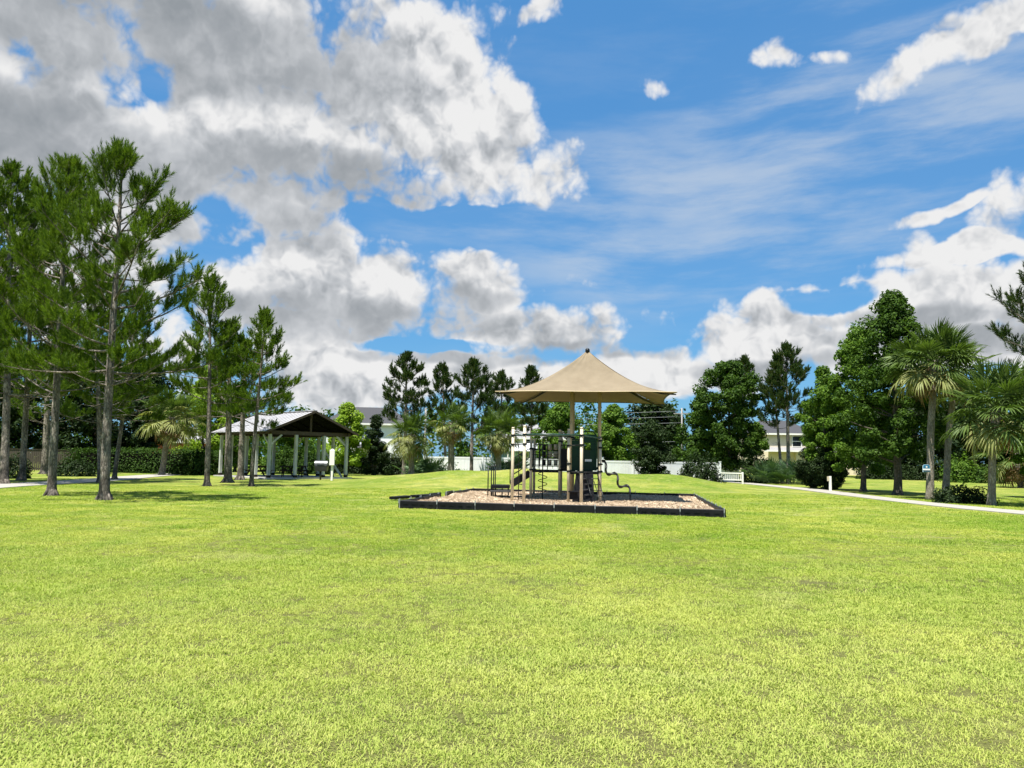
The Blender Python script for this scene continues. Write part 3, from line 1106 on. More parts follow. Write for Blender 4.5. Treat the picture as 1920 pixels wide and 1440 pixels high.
def frond_mesh(seed, petiole=1.0, fan=0.95, segs=26, droop=0.35, mat='frond', spread=128, curl=0.5):
    """one fan leaf: stalk along +X from the origin, blade folded along a drooping rib"""
    rs = np.random.default_rng(seed)
    mb = MB()
    sag = 0.10 * petiole
    st = [(petiole * s, 0, 0.08 * math.sin(s * PI) - sag * s * s) for s in np.linspace(0, 1, 5)]
    mb.tube(st, [0.028, 0.022, 0.017, 0.014, 0.012], 5)
    hub = np.array(st[-1])
    tris = []
    rib = [hub + np.array((fan * 0.5 * s, 0, -curl * 0.30 * fan * s * s)) for s in np.linspace(0, 1, 5)]
    for k in range(segs):
        f = (k + 0.5) / segs * 2 - 1
        ang = f * R(spread)
        o = rib[int(round((1 - abs(f)) * 4))]
        L = fan * (0.72 + 0.28 * math.cos(f * 1.35)) * rs.uniform(0.88, 1.08)
        dr = np.array((math.cos(ang), math.sin(ang), 0.0))
        lift = 0.16 * math.sin(abs(f) * PI)
        w = 0.030 * fan / 0.95 + 0.012
        side = np.array((-dr[1], dr[0], 0))
        pts = []
        for s in (0.0, 0.42, 0.74, 1.0):
            zz = lift * s * L - droop * L * (s ** 2.4) - 0.10 * curl * s
            pts.append(o + dr * L * s * (1 - 0.16 * droop * s) + np.array((0, 0, zz)) + rs.normal(0, 0.010, 3) * s)
        hw = [w * 0.35, w, w * 0.72, 0.004]
        fold = np.array((0, 0, 0.016))
        vs = []
        for p, h in zip(pts, hw):
            vs += [p - side * h + fold * h / w, p - fold * 0.4, p + side * h + fold * h / w]
        fs = []
        for i in range(3):
            b = i * 3
            fs += [(b, b + 1, b + 4, b + 3), (b + 1, b + 2, b + 5, b + 4)]
        mb.add(np.array(vs), fs)
    return mb.mesh('frond', MAT[mat])


FRONDS = {k: [frond_mesh(100 + i * 7 + q, *a) for i in range(2)] for q, (k, a) in enumerate({
    'young': (0.95, 1.0, 26, 0.14, 'frond', 112, 0.3),
    'full': (1.05, 1.05, 26, 0.42, 'frond', 128, 0.7),
    'pale': (1.05, 1.0, 24, 0.60, 'frond_pale', 128, 0.9),
    'dead': (0.85, 0.85, 20, 0.85, 'frond_dead', 120, 1.0),
    'grove': (0.70, 0.80, 20, 0.20, 'palmetto', 118, 0.4),
}.items())}


def palm(loc, crown_at, tr, label, seed, size=1.0, n=38, group='palms', pale=0.25, dead=4, boots=0.25, skirt=-58):
    """cabbage palm: ringed trunk, criss-cross leaf bases under the crown, fan leaves each an object"""
    rs = np.random.default_rng(seed)
    root = empty('palm_tree', loc, label, 'palm tree', group)
    top = Vector(crown_at) - Vector(loc)
    mb = MB()
    k = 26
    pts, rad = [], []
    for i in range(k):
        s = i / (k - 1)
        pts.append((top.x * s ** 1.25 + 0.02 * math.sin(s * 9), top.y * s, top.z * s - 0.1 * (1 - s)))
        rad.append(tr * (1.28 - 0.28 * min(1, s * 5)) * (1 - 0.10 * s) * (1 + 0.035 * ((i % 2) * 2 - 1)))
    mb.tube(pts, rad, 14)
    mb.build('trunk', MAT['palm_bark'], root, True)
    H = top.length
    bt = MB()
    nb = int(40 * boots)
    for i in range(nb):                                  # old leaf bases
        s = 1 - boots * 0.55 * (i / max(1, nb))
        a = i * 2.39996
        p = Vector((top.x * s ** 1.25, top.y * s, top.z * s))
        d = Vector((math.cos(a), math.sin(a), 0))
        q = p + d * tr * 0.9
        bt.beam(q - Vector((0, 0, 0.16)), q + d * 0.12 + Vector((0, 0, 0.20)), 0.08, 0.03)
    if nb:
        bt.build('leaf_base', MAT['palm_bark'], root)
    cr = Vector((top.x, top.y, top.z))
    for i in range(n):
        s = i / (n - 1)
        a = i * 2.39996 + rs.normal(0, 0.2)
        el_ = R(82 - (82 - skirt) * s ** 0.85 + rs.normal(0, 7))
        if i >= n - dead:
            kind = 'dead'
        elif s > 1 - pale - dead / n and rs.uniform() < 0.75:
            kind = 'pale'
        elif s < 0.35:
            kind = 'young'
        else:
            kind = 'full'
        o = put('frond', FRONDS[kind][rs.integers(0, 2)], root)
        d = Vector((math.cos(a) * math.cos(el_), math.sin(a) * math.cos(el_), math.sin(el_)))
        base = cr + Vector((math.cos(a) * tr * 0.5, math.sin(a) * tr * 0.5, -0.25 * s * size))
        x = d
        y = Vector((-math.sin(a), math.cos(a), 0))
        zz = x.cross(y)
        M = Matrix((x, y, zz)).transposed().to_4x4() @ Matrix.Rotation(rs.normal(0, 0.35), 4, 'X')
        o.matrix_local = Matrix.Translation(base) @ M @ Matrix.Scale(size * rs.uniform(0.85, 1.12), 4)
    return root


def palmetto(loc, label, seed, n=30, size=1.0, wid=0.9):
    """low clump of fan leaves straight from the ground"""
    rs = np.random.default_rng(seed)
    root = empty('palmetto_bush', loc, label, 'palmetto', 'palmetto clumps')
    for i in range(n):
        o = put('frond', FRONDS['grove'][rs.integers(0, 2)], root)
        a = rs.uniform(0, 2 * PI)
        el_ = R(rs.uniform(22, 82))
        r = wid * math.sqrt(rs.uniform(0, 1))
        x = Vector((math.cos(a) * math.cos(el_), math.sin(a) * math.cos(el_), math.sin(el_)))
        y = Vector((-math.sin(a), math.cos(a), 0))
        M = Matrix((x, y, x.cross(y))).transposed().to_4x4()
        b = Vector((math.cos(a) * r, math.sin(a) * r * 0.6, rs.uniform(0.0, 0.35) * size))
        o.matrix_local = Matrix.Translation(b) @ M @ Matrix.Scale(size * rs.uniform(0.8, 1.2), 4)
    return root


def bush_mesh(seed, sx, sy, sz, n, size, mat, flat=0.0, lump=0.18):
    """leaves over an uneven body; flat > 0 squares it off like a clipped hedge"""
    rs = np.random.default_rng(seed)
    d = unit(rs.normal(size=(n, 3)))
    d[:, 2] = np.abs(d[:, 2]) * 1.0 - 0.08
    d = unit(d)
    if flat:
        m_ = np.max(np.abs(d), 1, keepdims=True)
        body = d / m_ * flat + d * (1 - flat)
    else:
        body = d.copy()
    ph = rs.uniform(0, 6, 6)
    lf = 1 + lump * (np.sin(d[:, 0] * 7 * sx + ph[0]) * np.sin(d[:, 2] * 6 + ph[1]) + np.sin(d[:, 1] * 8 * sy + ph[2]) * 0.6 + np.sin(d[:, 0] * 17 + ph[3]) * 0.35)
    rr = (rs.uniform(0.72, 1.04, n)) * lf
    c = body * rr[:, None] * np.array((sx, sy, sz))
    c[:, 2] = np.maximum(c[:, 2], 0.03)
    nrm = unit(d * 0.8 + np.array((0, 0, 0.45)) + rs.normal(size=(n, 3)) * 0.55)
    return MB().quads(leaf_quads(c, nrm, np.full(n, size), rs)).mesh('crown', MAT[mat])


def core_mesh(sx, sy, sz, flat):
    """stems inside a bush, with a near-black block added in clipped hedges"""
    mb = MB()
    rs = np.random.default_rng(int(sx * 100 + sz * 10))
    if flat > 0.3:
        mb.box((0, 0, sz * 0.42), (sx * 1.5, sy * 1.4, sz * 0.8))  # solid dark block added to stop the view through the hedge
    for i in range(14):
        a = rs.uniform(0, 2 * PI)
        mb.tube([(math.cos(a) * sx * 0.2, math.sin(a) * sy * 0.2, 0), (math.cos(a) * sx * 0.7, math.sin(a) * sy * 0.7, sz * rs.uniform(0.4, 0.9))], [0.04, 0.01], 4)
    return mb.mesh('stems', MAT['shade_dark'])


def bush(name, loc, label, cat, seed, sx, sy, sz, n, size, mat, flat=0.0, rz=0.0, group=None, lump=0.18):
    root = empty(name, loc, label, cat, group, rz)
    put('stems', core_mesh(sx, sy, sz, flat), root)
    put('foliage', bush_mesh(seed, sx, sy, sz, n, size, mat, flat, lump), root)
    return root


# ---- pines of the left-hand grove
def pine_at(px, py, tpx, tpy, seed, rad, c0, tr, label, group, d=None, **kw):
    b = gp(px, py) if d is None else on(px, d)
    tp = at(tpx, tpy, b.y)
    H = tp.z - b.z
    m = pine_meshes(seed, H, c0, rad, tr, (tp.x - b.x, 0.0), **kw)
    return plant('pine_tree', m, b, label, 'pine tree', group)


GL = 'pines at the edge of the lawn'
pine_at(195, 938, 229, 276, 11, 3.7, 0.31, 0.150, 'tallest pine, with a thick leaning trunk and a pointed open crown', GL, shoots=2.0, curve=0.35, dead=12)
pine_at(95, 930, 130, 290, 12, 2.8, 0.30, 0.14, 'slim tall pine with a black foot, next in front of the wooden fence', GL, shoots=2.0, curve=0.3, dead=10)
pine_at(6, 908, 24, 305, 13, 3.7, 0.27, 0.18, 'tall pine cut by the picture edge beside the walkway', GL, shoots=1.9, nwid=0.026, per=38)
pine_at(41, 901, 70, 345, 14, 3.7, 0.26, 0.16, 'pine with a dark trunk and pale roots across the walkway from the black-footed pine', GL, shoots=1.9, nwid=0.026, per=36)
pine_at(188, 905, 178, 500, 15, 3.2, 0.28, 0.145, 'pine just behind the tallest pine, its pale trunk showing at the walkway', GL, shoots=1.9, nwid=0.026, per=38)
pine_at(214, 900, 262, 540, 16, 3.0, 0.30, 0.12, 'short pine whose foot shows between the tallest pine and the leaning palm', GL, shoots=1.9, nwid=0.028, per=36)
pine_at(388, 912, 397, 520, 17, 2.1, 0.40, 0.125, 'straight slim pine standing alone in front of the pavilion eave', GL, shoots=1.9, nwid=0.026, per=38)
pine_at(427, 905, 432, 610, 18, 2.3, 0.42, 0.20, 'stout pine trunk hiding the pavilion roof corner, the thicker of two', GL, shoots=1.9, nwid=0.028, per=36)
pine_at(450, 900, 462, 640, 19, 3.0, 0.44, 0.19, 'pine beside the pavilion reaching its branches over the roof', GL, shoots=1.9, nwid=0.028, per=36)
pine_at(471, 912, 497, 588, 20, 2.1, 0.42, 0.10, 'thin pine with a flared black foot in front of the pavilion', GL, shoots=1.9, nwid=0.026, per=38)
pine_at(84, 890, 95, 560, 21, 3.4, 0.28, 0.24, 'reddish-trunked pine standing against the wooden fence', GL, d=58, shoots=1.2, nwid=0.03, per=30)
pine_at(-60, 905, -50, 330, 22, 3.4, 0.32, 0.24, 'pine reaching in from beyond the picture edge', GL, shoots=1.9, nwid=0.028, per=36)

# ---- pines beyond the mound
GM = 'pines beyond the mound'
kwf = dict(mat='pine_dark', nwid=0.038, nlen=0.28, per=32, profile='tall', dead=4)
pine_at(757, 884, 764, 664, 31, 2.1, 0.42, 0.16, 'broad dark pine rising behind the first palm of the mound', GM, d=63, shoots=1.7, **kwf)
pine_at(838, 884, 828, 682, 32, 1.5, 0.36, 0.12, 'thin straggly pine with bare top twigs behind the middle palm', GM, d=64, shoots=1.0, **kwf)
pine_at(884, 882, 888, 678, 33, 1.75, 0.34, 0.13, 'narrow dark pine with a straight bare trunk in front of the white fence', GM, d=56.5, shoots=1.7, **kwf)
pine_at(938, 884, 940, 700, 34, 1.7, 0.40, 0.14, 'dark pine rising over the palm next to the play tower', GM, d=68, shoots=1.7, **kwf)
pine_at(997, 884, 996, 690, 35, 1.5, 0.40, 0.14, 'dark pine half hidden behind the tan canopy', GM, d=72, shoots=1.7, **kwf)
pine_at(1393, 900, 1396, 668, 36, 1.6, 0.45, 0.15, 'dark pine top showing behind the round maple-like tree', GM, d=74, shoots=1.7, **kwf)
pine_at(1478, 907, 1474, 648, 37, 2.2, 0.48, 0.15, 'dense dark pine with bare lower branches in front of the cream house', GM, d=63, shoots=1.9, **kwf)
pine_at(1466, 907, 1450, 700, 38, 1.5, 0.5, 0.12, 'thinner pine stem close beside the dense dark pine', GM, d=64, **kwf)
pine_at(2005, 945, 1975, 470, 39, 3.3, 0.34, 0.2, 'dark pine branch reaching in over the palm by the path', GM, d=33, mat='pine_dark', nwid=0.02, shoots=1.2)

# ---- palms
def palm_at(px, py, cpx, cpy, tr, label, seed, d=None, **kw):
    b = gp(px, py) if d is None else on(px, d)
    return palm(b, at(cpx, cpy, b.y), tr, label, seed, **kw)


palm_at(303, 891, 322, 782, 0.22, 'leaning palm with pale drooping fans among the pines', 51, size=1.05, n=50, pale=0.65, skirt=-40, boots=0.7, group='palms on the lawn')
palm_at(771, 885, 772, 815, 0.20, 'palm with a criss-cross trunk and pale fans on the mound, nearest the white house', 52, d=53, size=0.74, n=60, pale=0.5, boots=1.0, dead=6, group='palms on the lawn')
palm_at(845, 883, 848, 793, 0.22, 'tall thin-headed palm on the mound between two dark pines', 53, d=53, size=0.66, n=34, pale=0.35, boots=0.15, dead=5, group='palms on the lawn')
palm_at(934, 880, 935, 808, 0.20, 'round-headed palm on the mound next to the play tower', 54, d=53, size=0.74, n=64, pale=0.35, boots=0.15, dead=8, group='palms on the lawn')
palm_at(1743, 938, 1752, 676, 0.165, 'tall palm bearing the small blue sign beside the path', 55, size=0.90, n=66, pale=0.2, skirt=-45, boots=0.2, dead=7, group='palms on the lawn')
palm_at(1770, 926, 1792, 695, 0.16, 'palm standing close behind the one with the blue sign', 56, d=39.5, size=0.82, n=46, pale=0.12, boots=0.2, group='palms on the lawn')
palm_at(1858, 948, 1868, 765, 0.15, 'shorter leaning palm beside the path with long shaggy fans', 57, size=0.90, n=58, pale=0.25, skirt=-50, boots=0.3, dead=3, group='palms on the lawn')
palm_at(1912, 905, 1905, 850, 0.2, 'low palm in front of the dark trees at the picture edge', 58, d=62, size=1.2, n=34, pale=0.3, boots=0.3, dead=6, group='palms on the lawn')

# ---- broadleaved trees
def leafy_at(px, d, tpy, seed, label, name='broadleaf_tree', cat='tree', group=None, sc=None, py=None, **kw):
    b = on(px, d) if py is None else gp(px, py)
    H = at(px, tpy, b.y).z - b.z
    return plant(name, leafy_meshes(seed, H, **kw), b, label, cat, group)


GR = 'broadleaved trees right of the playground'
leafy_at(1684, 0, 548, 61, 'tallest leafy tree, tapering to a blunt top behind the palms', py=928, group=GR, c0=0.20, rad=2.9, tr=0.20, clumps=210, per=190, size=0.09, crad=0.52, mat='leaf_deep', shape='ovate', limbs=40)
leafy_at(1618, 47, 606, 62, 'leafy tree filling the gap left of the tallest one', group=GR, c0=0.14, rad=2.4, tr=0.15, clumps=150, per=190, size=0.09, crad=0.5, mat='leaf_mid', shape='ovate')
leafy_at(1548, 50, 690, 63, 'low bright leafy tree above the two dark clipped shrubs', group=GR, c0=0.28, rad=1.75, tr=0.12, clumps=95, per=180, size=0.09, crad=0.46, mat='leaf_mid', shape='ovate')
leafy_at(1368, 66, 676, 64, 'broad leafy tree with a layered crown behind the white railing', group=GR, c0=0.14, rad=3.1, tr=0.18, clumps=210, per=170, size=0.115, crad=0.58, mat='leaf_deep', shape='round', limbs=40)
leafy_at(1310, 69, 752, 66, 'leafy tree leaning out of the broad one above the round shrub', group=GR, c0=0.2, rad=2.0, tr=0.12, clumps=70, per=170, size=0.13, crad=0.65, mat='leaf_deep')
leafy_at(1052, 66, 748, 67, 'fresh green tree seen behind the play tower', group=GR, c0=0.15, rad=2.5, tr=0.14, clumps=130, per=170, size=0.11, crad=0.55, mat='leaf_mid')
leafy_at(1150, 65, 762, 68, 'fresh green tree seen between the tan columns and the wavy climber', group=GR, c0=0.15, rad=2.4, tr=0.14, clumps=130, per=170, size=0.11, crad=0.55, mat='leaf_mid')
leafy_at(1222, 88, 752, 69, 'dark tree behind the overhead wires', group=GR, c0=0.05, rad=4.2, tr=0.25, clumps=110, per=150, size=0.19, crad=1.0, mat='leaf_dark', shape='round')
leafy_at(650, 68, 757, 71, 'lime green young tree behind the pavilion gable', c0=0.18, rad=2.0, tr=0.10, clumps=80, per=160, size=0.13, crad=0.55, mat='leaf_lime')
leafy_at(378, 74, 690, 72, 'bright lime tree behind the palm of the pine grove', c0=0.12, rad=2.9, tr=0.14, clumps=90, per=160, size=0.15, crad=0.75, mat='leaf_lime')
leafy_at(1418, 70, 790, 74, 'loose leafy tree half hiding the cream house', group=GR, c0=0.1, rad=1.2, tr=0.10, clumps=40, per=150, size=0.11, crad=0.5, mat='leaf_mid')
leafy_at(1545, 66, 745, 75, 'dark leafy tree hiding the roof of the cream house wing', group=GR, c0=0.1, rad=2.0, tr=0.12, clumps=90, per=160, size=0.11, crad=0.55, mat='leaf_deep')
leafy_at(440, 76, 720, 76, 'mid-green tree behind the far end of the pavilion', c0=0.08, rad=2.6, tr=0.14, clumps=100, per=150, size=0.13, crad=0.7, mat='leaf_mid')
leafy_at(545, 84, 795, 77, 'low mid-green tree seen through the pavilion', c0=0.05, rad=3.4, tr=0.14, clumps=100, per=150, size=0.14, crad=0.8, mat='leaf_mid')
GD = 'dark trees behind the pine grove'
for k, (px, d, ty, rd, lab) in enumerate([
        (-20, 74, 660, 4.4, 'dark oak at the picture edge behind the wooden fence'),
        (95, 78, 640, 4.6, 'dark oak towering behind the middle of the wooden fence'),
        (178, 76, 650, 4.0, 'dark oak behind the gap between the two nearest pines'),
        (250, 80, 665, 4.2, 'dark oak behind the leaning palm and hedge'),
        (275, 68, 745, 2.2, 'small dark tree with a thin pale stem at the hedge')]):
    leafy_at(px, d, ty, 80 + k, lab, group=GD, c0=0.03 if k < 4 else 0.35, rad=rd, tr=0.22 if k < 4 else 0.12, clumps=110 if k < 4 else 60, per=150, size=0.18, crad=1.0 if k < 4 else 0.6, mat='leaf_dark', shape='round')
GB = 'dark trees along the back of the far lawn'
for k, (px, d, ty, rd, lab) in enumerate([
        (1650, 84, 760, 4.2, 'dark tree behind the end of the cream house'),
        (1735, 82, 735, 4.4, 'dark tree behind the two palms by the path'),
        (1835, 84, 745, 4.5, 'dark tree between the two palms at the back of the far lawn'),
        (1935, 80, 700, 4.6, 'dark tree at the picture edge behind the shaggy palm'),
        (2040, 78, 690, 4.6, 'dark tree beyond the picture edge')][:4]):
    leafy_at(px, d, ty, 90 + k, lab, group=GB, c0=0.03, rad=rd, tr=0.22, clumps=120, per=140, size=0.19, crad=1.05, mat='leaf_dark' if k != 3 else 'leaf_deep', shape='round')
leafy_at(1950, 41, 668, 97, 'leafy tree reaching in at the picture edge beside the shaggy palm', group=GB, c0=0.2, rad=1.7, tr=0.14, clumps=70, per=180, size=0.10, crad=0.5, mat='leaf_mid')

# ---- shrubs and hedges
def bush_at(px, py, label, seed, sx, sy, sz, n, size, mat, name='shrub', cat='shrub', d=None, **kw):
    b = gp(px, py) if d is None else on(px, d)
    return bush(name, b, label, cat, seed, sx, sy, sz, n, size, mat, **kw)


GE = 'dark evergreens along the fence'
leafy_at(703, 70, 778, 101, 'dark cone-shaped evergreen beside the pavilion', name='evergreen_tree', group=GE, c0=0.02, rad=1.6, tr=0.1, clumps=80, per=200, size=0.08, crad=0.45, mat='leaf_dark', shape='cone')
leafy_at(1226, 56.5, 792, 102, 'dark columnar evergreen in front of the white fence', name='evergreen_tree', group=GE, c0=0.02, rad=1.35, tr=0.1, clumps=90, per=200, size=0.08, crad=0.45, mat='leaf_dark', shape='column')
bush_at(1310, 897, 'dark round shrub in front of the white fence', 103, 1.55, 1.3, 2.1, 5200, 0.085, 'leaf_dark', d=57, group=GE)
leafy_at(1524, 0, 842, 104, 'dark oval clipped evergreen on two short stems, the one farther from the post', py=915, name='evergreen_shrub', cat='shrub', group=GE, c0=0.10, rad=1.15, tr=0.10, clumps=90, per=190, size=0.06, crad=0.38, mat='leaf_dark', shape='round')
leafy_at(1553, 0, 838, 105, 'dark oval clipped evergreen right behind the white post', py=918, name='evergreen_shrub', cat='shrub', group=GE, c0=0.08, rad=1.15, tr=0.10, clumps=95, per=190, size=0.06, crad=0.38, mat='leaf_dark', shape='round')
b0, b1 = on(125, 66), on(405, 63)
bush('hedge', (b0 + b1) / 2, 'long clipped hedge behind the leaning palm', 'hedge', 111, (b1 - b0).length / 2, 0.8, 2.0, 15000, 0.085, 'leaf_hedge', flat=0.85, rz=math.atan2(b1.y - b0.y, b1.x - b0.x), lump=0.05)
b0, b1 = on(575, 76), on(797, 72)
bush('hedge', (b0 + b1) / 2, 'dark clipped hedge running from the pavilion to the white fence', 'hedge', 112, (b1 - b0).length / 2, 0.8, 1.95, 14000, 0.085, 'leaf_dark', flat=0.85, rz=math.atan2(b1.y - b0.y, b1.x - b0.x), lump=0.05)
bush_at(135, 893, 'low dark spreading shrub at the walkway behind the black-footed pine', 113, 1.5, 0.9, 1.15, 3200, 0.07, 'leaf_dark')
bush_at(22, 897, 'low dark shrub in front of the wooden fence at the picture edge', 114, 1.1, 0.8, 1.4, 2600, 0.07, 'leaf_dark')
bush_at(378, 889, 'glossy green shrub at the end of the long hedge', 115, 2.2, 0.9, 2.0, 4600, 0.10, 'leaf_hedge', d=61)
bush_at(556, 885, 'leafy green shrub seen through the pavilion', 116, 3.0, 0.9, 2.4, 6000, 0.10, 'leaf_hedge', d=70)
bush_at(1800, 944, 'low dark leafy shrub between the palms by the path', 117, 1.25, 0.6, 0.78, 3600, 0.055, 'leaf_dark', lump=0.25)
bush_at(1802, 905, 'bright green shrub at the back of the far lawn', 118, 1.9, 1.0, 2.3, 3200, 0.12, 'leaf_mid', d=74, lump=0.25)
bush_at(1855, 905, 'low green shrub at the back of the far lawn beside the bright one', 119, 1.7, 1.0, 1.5, 2600, 0.10, 'leaf_deep', d=73, lump=0.25)
bush_at(1422, 904, 'dark shrub behind the white railing', 120, 1.6, 0.9, 2.4, 3800, 0.09, 'leaf_dark', d=64)
bush_at(1660, 902, 'dark shrub along the far lawn behind the tallest leafy tree', 121, 3.0, 1.0, 1.9, 4200, 0.10, 'leaf_dark', d=80)
bush_at(1745, 903, 'dark shrub along the far lawn behind the signed palm', 122, 3.0, 1.0, 2.0, 4200, 0.10, 'leaf_dark', d=79)
bush_at(1925, 905, 'dark shrub along the far lawn at the picture edge', 123, 3.0, 1.0, 2.2, 4200, 0.10, 'leaf_dark', d=77)
bush_at(820, 884, 'green fan-leaved thicket at the foot of the middle palm', 124, 1.6, 0.7, 1.0, 2400, 0.09, 'palmetto', d=56, lump=0.3)
palmetto(on(795, 56), 'palmetto clump on the mound between the first two palms', 131, 26, 0.8, 1.0)
palmetto(on(960, 55.5), 'palmetto clump behind the landing of the play stairs', 132, 26, 0.85, 0.9)
palmetto(gp(1462, 907), 'large palmetto clump under the dense dark pine', 133, 60, 0.95, 1.7)
palmetto(gp(1497, 908), 'palmetto clump beside the dark clipped evergreens', 134, 34, 1.0, 0.9)

# ---- woods far behind
rs = np.random.default_rng(5)
fw = MB()
cl = []
for i in range(420):
    d = rs.uniform(112, 150)
    x = rs.uniform(-1.0, 1.0) * d * 0.95
    hmax = 9.0 + 2.6 * math.sin(x * 0.09 + 1.2) + 1.6 * math.sin(x * 0.31)
    if -62 < x < -20:
        hmax += 1.0
    for k in range(3):
        cl.append((x + rs.normal(0, 1.5), d + rs.normal(0, 1.5), rs.uniform(0.5, max(2.0, hmax)), rs.uniform(1.3, 2.4)))
cl = np.array(cl)
per = 46
ci_ = np.repeat(np.arange(len(cl)), per)
dd = unit(rs.normal(size=(len(ci_), 3)))
cc = cl[ci_, :3] + dd * (cl[ci_, 3] * rs.uniform(0.4, 1.0, len(ci_)))[:, None]
fw.quads(leaf_quads(cc, unit(dd + np.array((0, 0, 0.5)) + rs.normal(size=cc.shape) * 0.5), np.full(len(cc), 0.36), rs))
tag(fw.build('far_woods', MAT['leaf_deep']), 'distant woods closing the view behind the houses', 'woods', kind='stuff')

# ------------------------------------------------------------------ playground bed
MZ = 0.13
bed_c = sum((Vector(p) for p in BED), Vector()) / 4
border = empty('playground_border', (bed_c.x, bed_c.y, 0), 'low black plastic border of linked boards around the mulch', 'border')


def board_mesh(length, slots):
    """one hollow plastic timber: bevelled top, pressed ledges on the outer face (outer face is -Y)"""
    mb = MB()
    w, h, c = 0.10, 0.245, 0.018
    x0, x1 = 0.012, length - 0.012
    prof = [(-w / 2, -0.04), (-w / 2, h - c), (-w / 2 + c, h), (w / 2 - c, h), (w / 2, h - c), (w / 2, -0.04)]
    k = len(prof)
    vs = [(x0, p[0], p[1]) for p in prof] + [(x1, p[0], p[1]) for p in prof]
    mb.add(vs, [(i, i + k, (i + 1) % k + k, (i + 1) % k) for i in range(k)])
    b = mb.n - 2 * k
    mb.f.append((np.array([tuple(range(k - 1, -1, -1))], dtype=np.int32) + b, 0))
    mb.f.append((np.array([tuple(range(k, 2 * k))], dtype=np.int32) + b, 0))
    if slots:
        for i in range(4):
            xx = length * (0.16 + 0.225 * i)
            mb.box((xx, -w / 2 - 0.009, h * 0.55), (length * 0.12, 0.018, 0.012))
        mb.box((length / 2, -w / 2 - 0.006, h * 0.14), (length * 0.97, 0.012, 0.02))
    return mb.mesh('board', MAT['black'])


BOARD_CACHE = {}
stake_me = MB().box((0, -0.006, 0.21), (0.022, 0.014, 0.13)).tube([(0, 0.035, -0.05), (0, 0.035, 0.30)], 0.014, 8).mesh('stake', MAT['stake'])
for e in range(4):
    a, b = BED[e], BED[(e + 1) % 4]
    n = (8, 9, 8, 9)[e]
    dv = (b - a) / n
    for i in range(n):
        key = (round(dv.length, 2), i % 8 in (0, 1, 6, 7))
        if key not in BOARD_CACHE:
            BOARD_CACHE[key] = board_mesh(dv.length, key[1])
        p = a + dv * i
        if e == 3 and i in (3, 4):                       # two boards knocked askew on this side
            off = Vector((-0.10, 0.05, 0.03)) if i == 3 else Vector((-0.28, 0.0, 0.0))
            rr = 0.05 if i == 3 else -0.07
        else:
            off, rr = Vector((0, 0, float(rng.normal(0, 0.008)))), float(rng.normal(0, 0.010))
        o = put('board', BOARD_CACHE[key], border, p - border.location + off, (0, float(rng.normal(0, 0.004)), math.atan2(dv.y, dv.x) + rr))
        s = put('stake', stake_me, border, p + dv - border.location + Vector((dv.y, -dv.x, 0)).normalized() * 0.052 + Vector((0, 0, 0.0)), (0, 0, math.atan2(dv.y, dv.x)))
# loose boards left outside
lb = BOARD_CACHE[next(iter(BOARD_CACHE))]
for k, (p, q, lab) in enumerate(((Vector((-4.55, 29.4, 0.0)), Vector((-4.1, 30.55, 0.0)), 'loose black board lying on the grass outside the border, nearer one'),
                                 (Vector((-3.95, 30.9, 0.0)), Vector((-3.2, 32.4, 0.0)), 'loose black board lying on the grass outside the border, farther one'))):
    dvv = q - p
    o = put('loose_board', lb, None, p + Vector((0, 0, 0.09)), (R(90), 0, math.atan2(dvv.y, dvv.x)))
    tag(o, lab, 'board', 'loose border boards')

# mulch: an uneven sheet and loose chips
g = 60
uu, vv = np.meshgrid(np.linspace(0.004, 0.996, g), np.linspace(0.004, 0.996, g))
A_, B_, C_, D_ = [np.array((p.x, p.y)) for p in BED]
xy = (A_ * ((1 - uu) * (1 - vv))[..., None] + B_ * (uu * (1 - vv))[..., None] + C_ * (uu * vv)[..., None] + D_ * ((1 - uu) * vv)[..., None]).reshape(-1, 2)


def mulch_h(x, y):
    return MZ + 0.035 * np.sin(x * 1.9 + 0.7 * np.sin(y * 1.3)) * np.sin(y * 1.6 + 0.4) + 0.018 * np.sin(x * 4.3 + y * 3.1) - 0.05 * np.exp(-((x - 2.2) ** 2 / 6 + (y - 29.3) ** 2 / 4))


mv = np.column_stack([xy, mulch_h(xy[:, 0], xy[:, 1])])
ii = (np.arange(g - 1)[:, None] * g + np.arange(g - 1)[None, :]).ravel()
ms = MB().add(mv, np.stack([ii, ii + 1, ii + g + 1, ii + g], -1)).build('mulch_bed', MAT['mulch'], smooth=True)
tag(ms, 'pale wood mulch filling the playground bed', 'mulch', kind='stuff')
rs = np.random.default_rng(3)
nc = 15000
u_, v_ = rs.uniform(0.01, 0.99, nc), rs.uniform(0.01, 0.99, nc) ** 1.15
xy = A_ * ((1 - u_) * (1 - v_))[:, None] + B_ * (u_ * (1 - v_))[:, None] + C_ * (u_ * v_)[:, None] + D_ * ((1 - u_) * v_)[:, None]
c = np.column_stack([xy, mulch_h(xy[:, 0], xy[:, 1]) + rs.uniform(0.0, 0.022, nc)])
ax = unit(np.column_stack([rs.normal(size=(nc, 2)), rs.normal(0, 0.28, nc)]))
sd = unit(np.cross(ax, rs.normal(size=(nc, 3)) * 0.3 + (0, 0, 1)))
up_ = np.cross(ax, sd)
L_, w_, t_ = rs.uniform(0.02, 0.05, nc)[:, None], rs.uniform(0.008, 0.018, nc)[:, None], rs.uniform(0.003, 0.008, nc)[:, None]
cor = [c + ax * L_ * sx + sd * w_ * sy + up_ * t_ * sz for sz in (-1, 1) for sx, sy in ((-1, -1), (1, -1), (1, 1), (-1, 1))]
vv_ = np.stack(cor, 1).reshape(-1, 3)
bb = (np.arange(nc) * 8)[:, None]
fc = np.concatenate([bb + np.array(q) for q in ((4, 5, 6, 7), (0, 1, 5, 4), (1, 2, 6, 5), (2, 3, 7, 6), (3, 0, 4, 7))], 0)
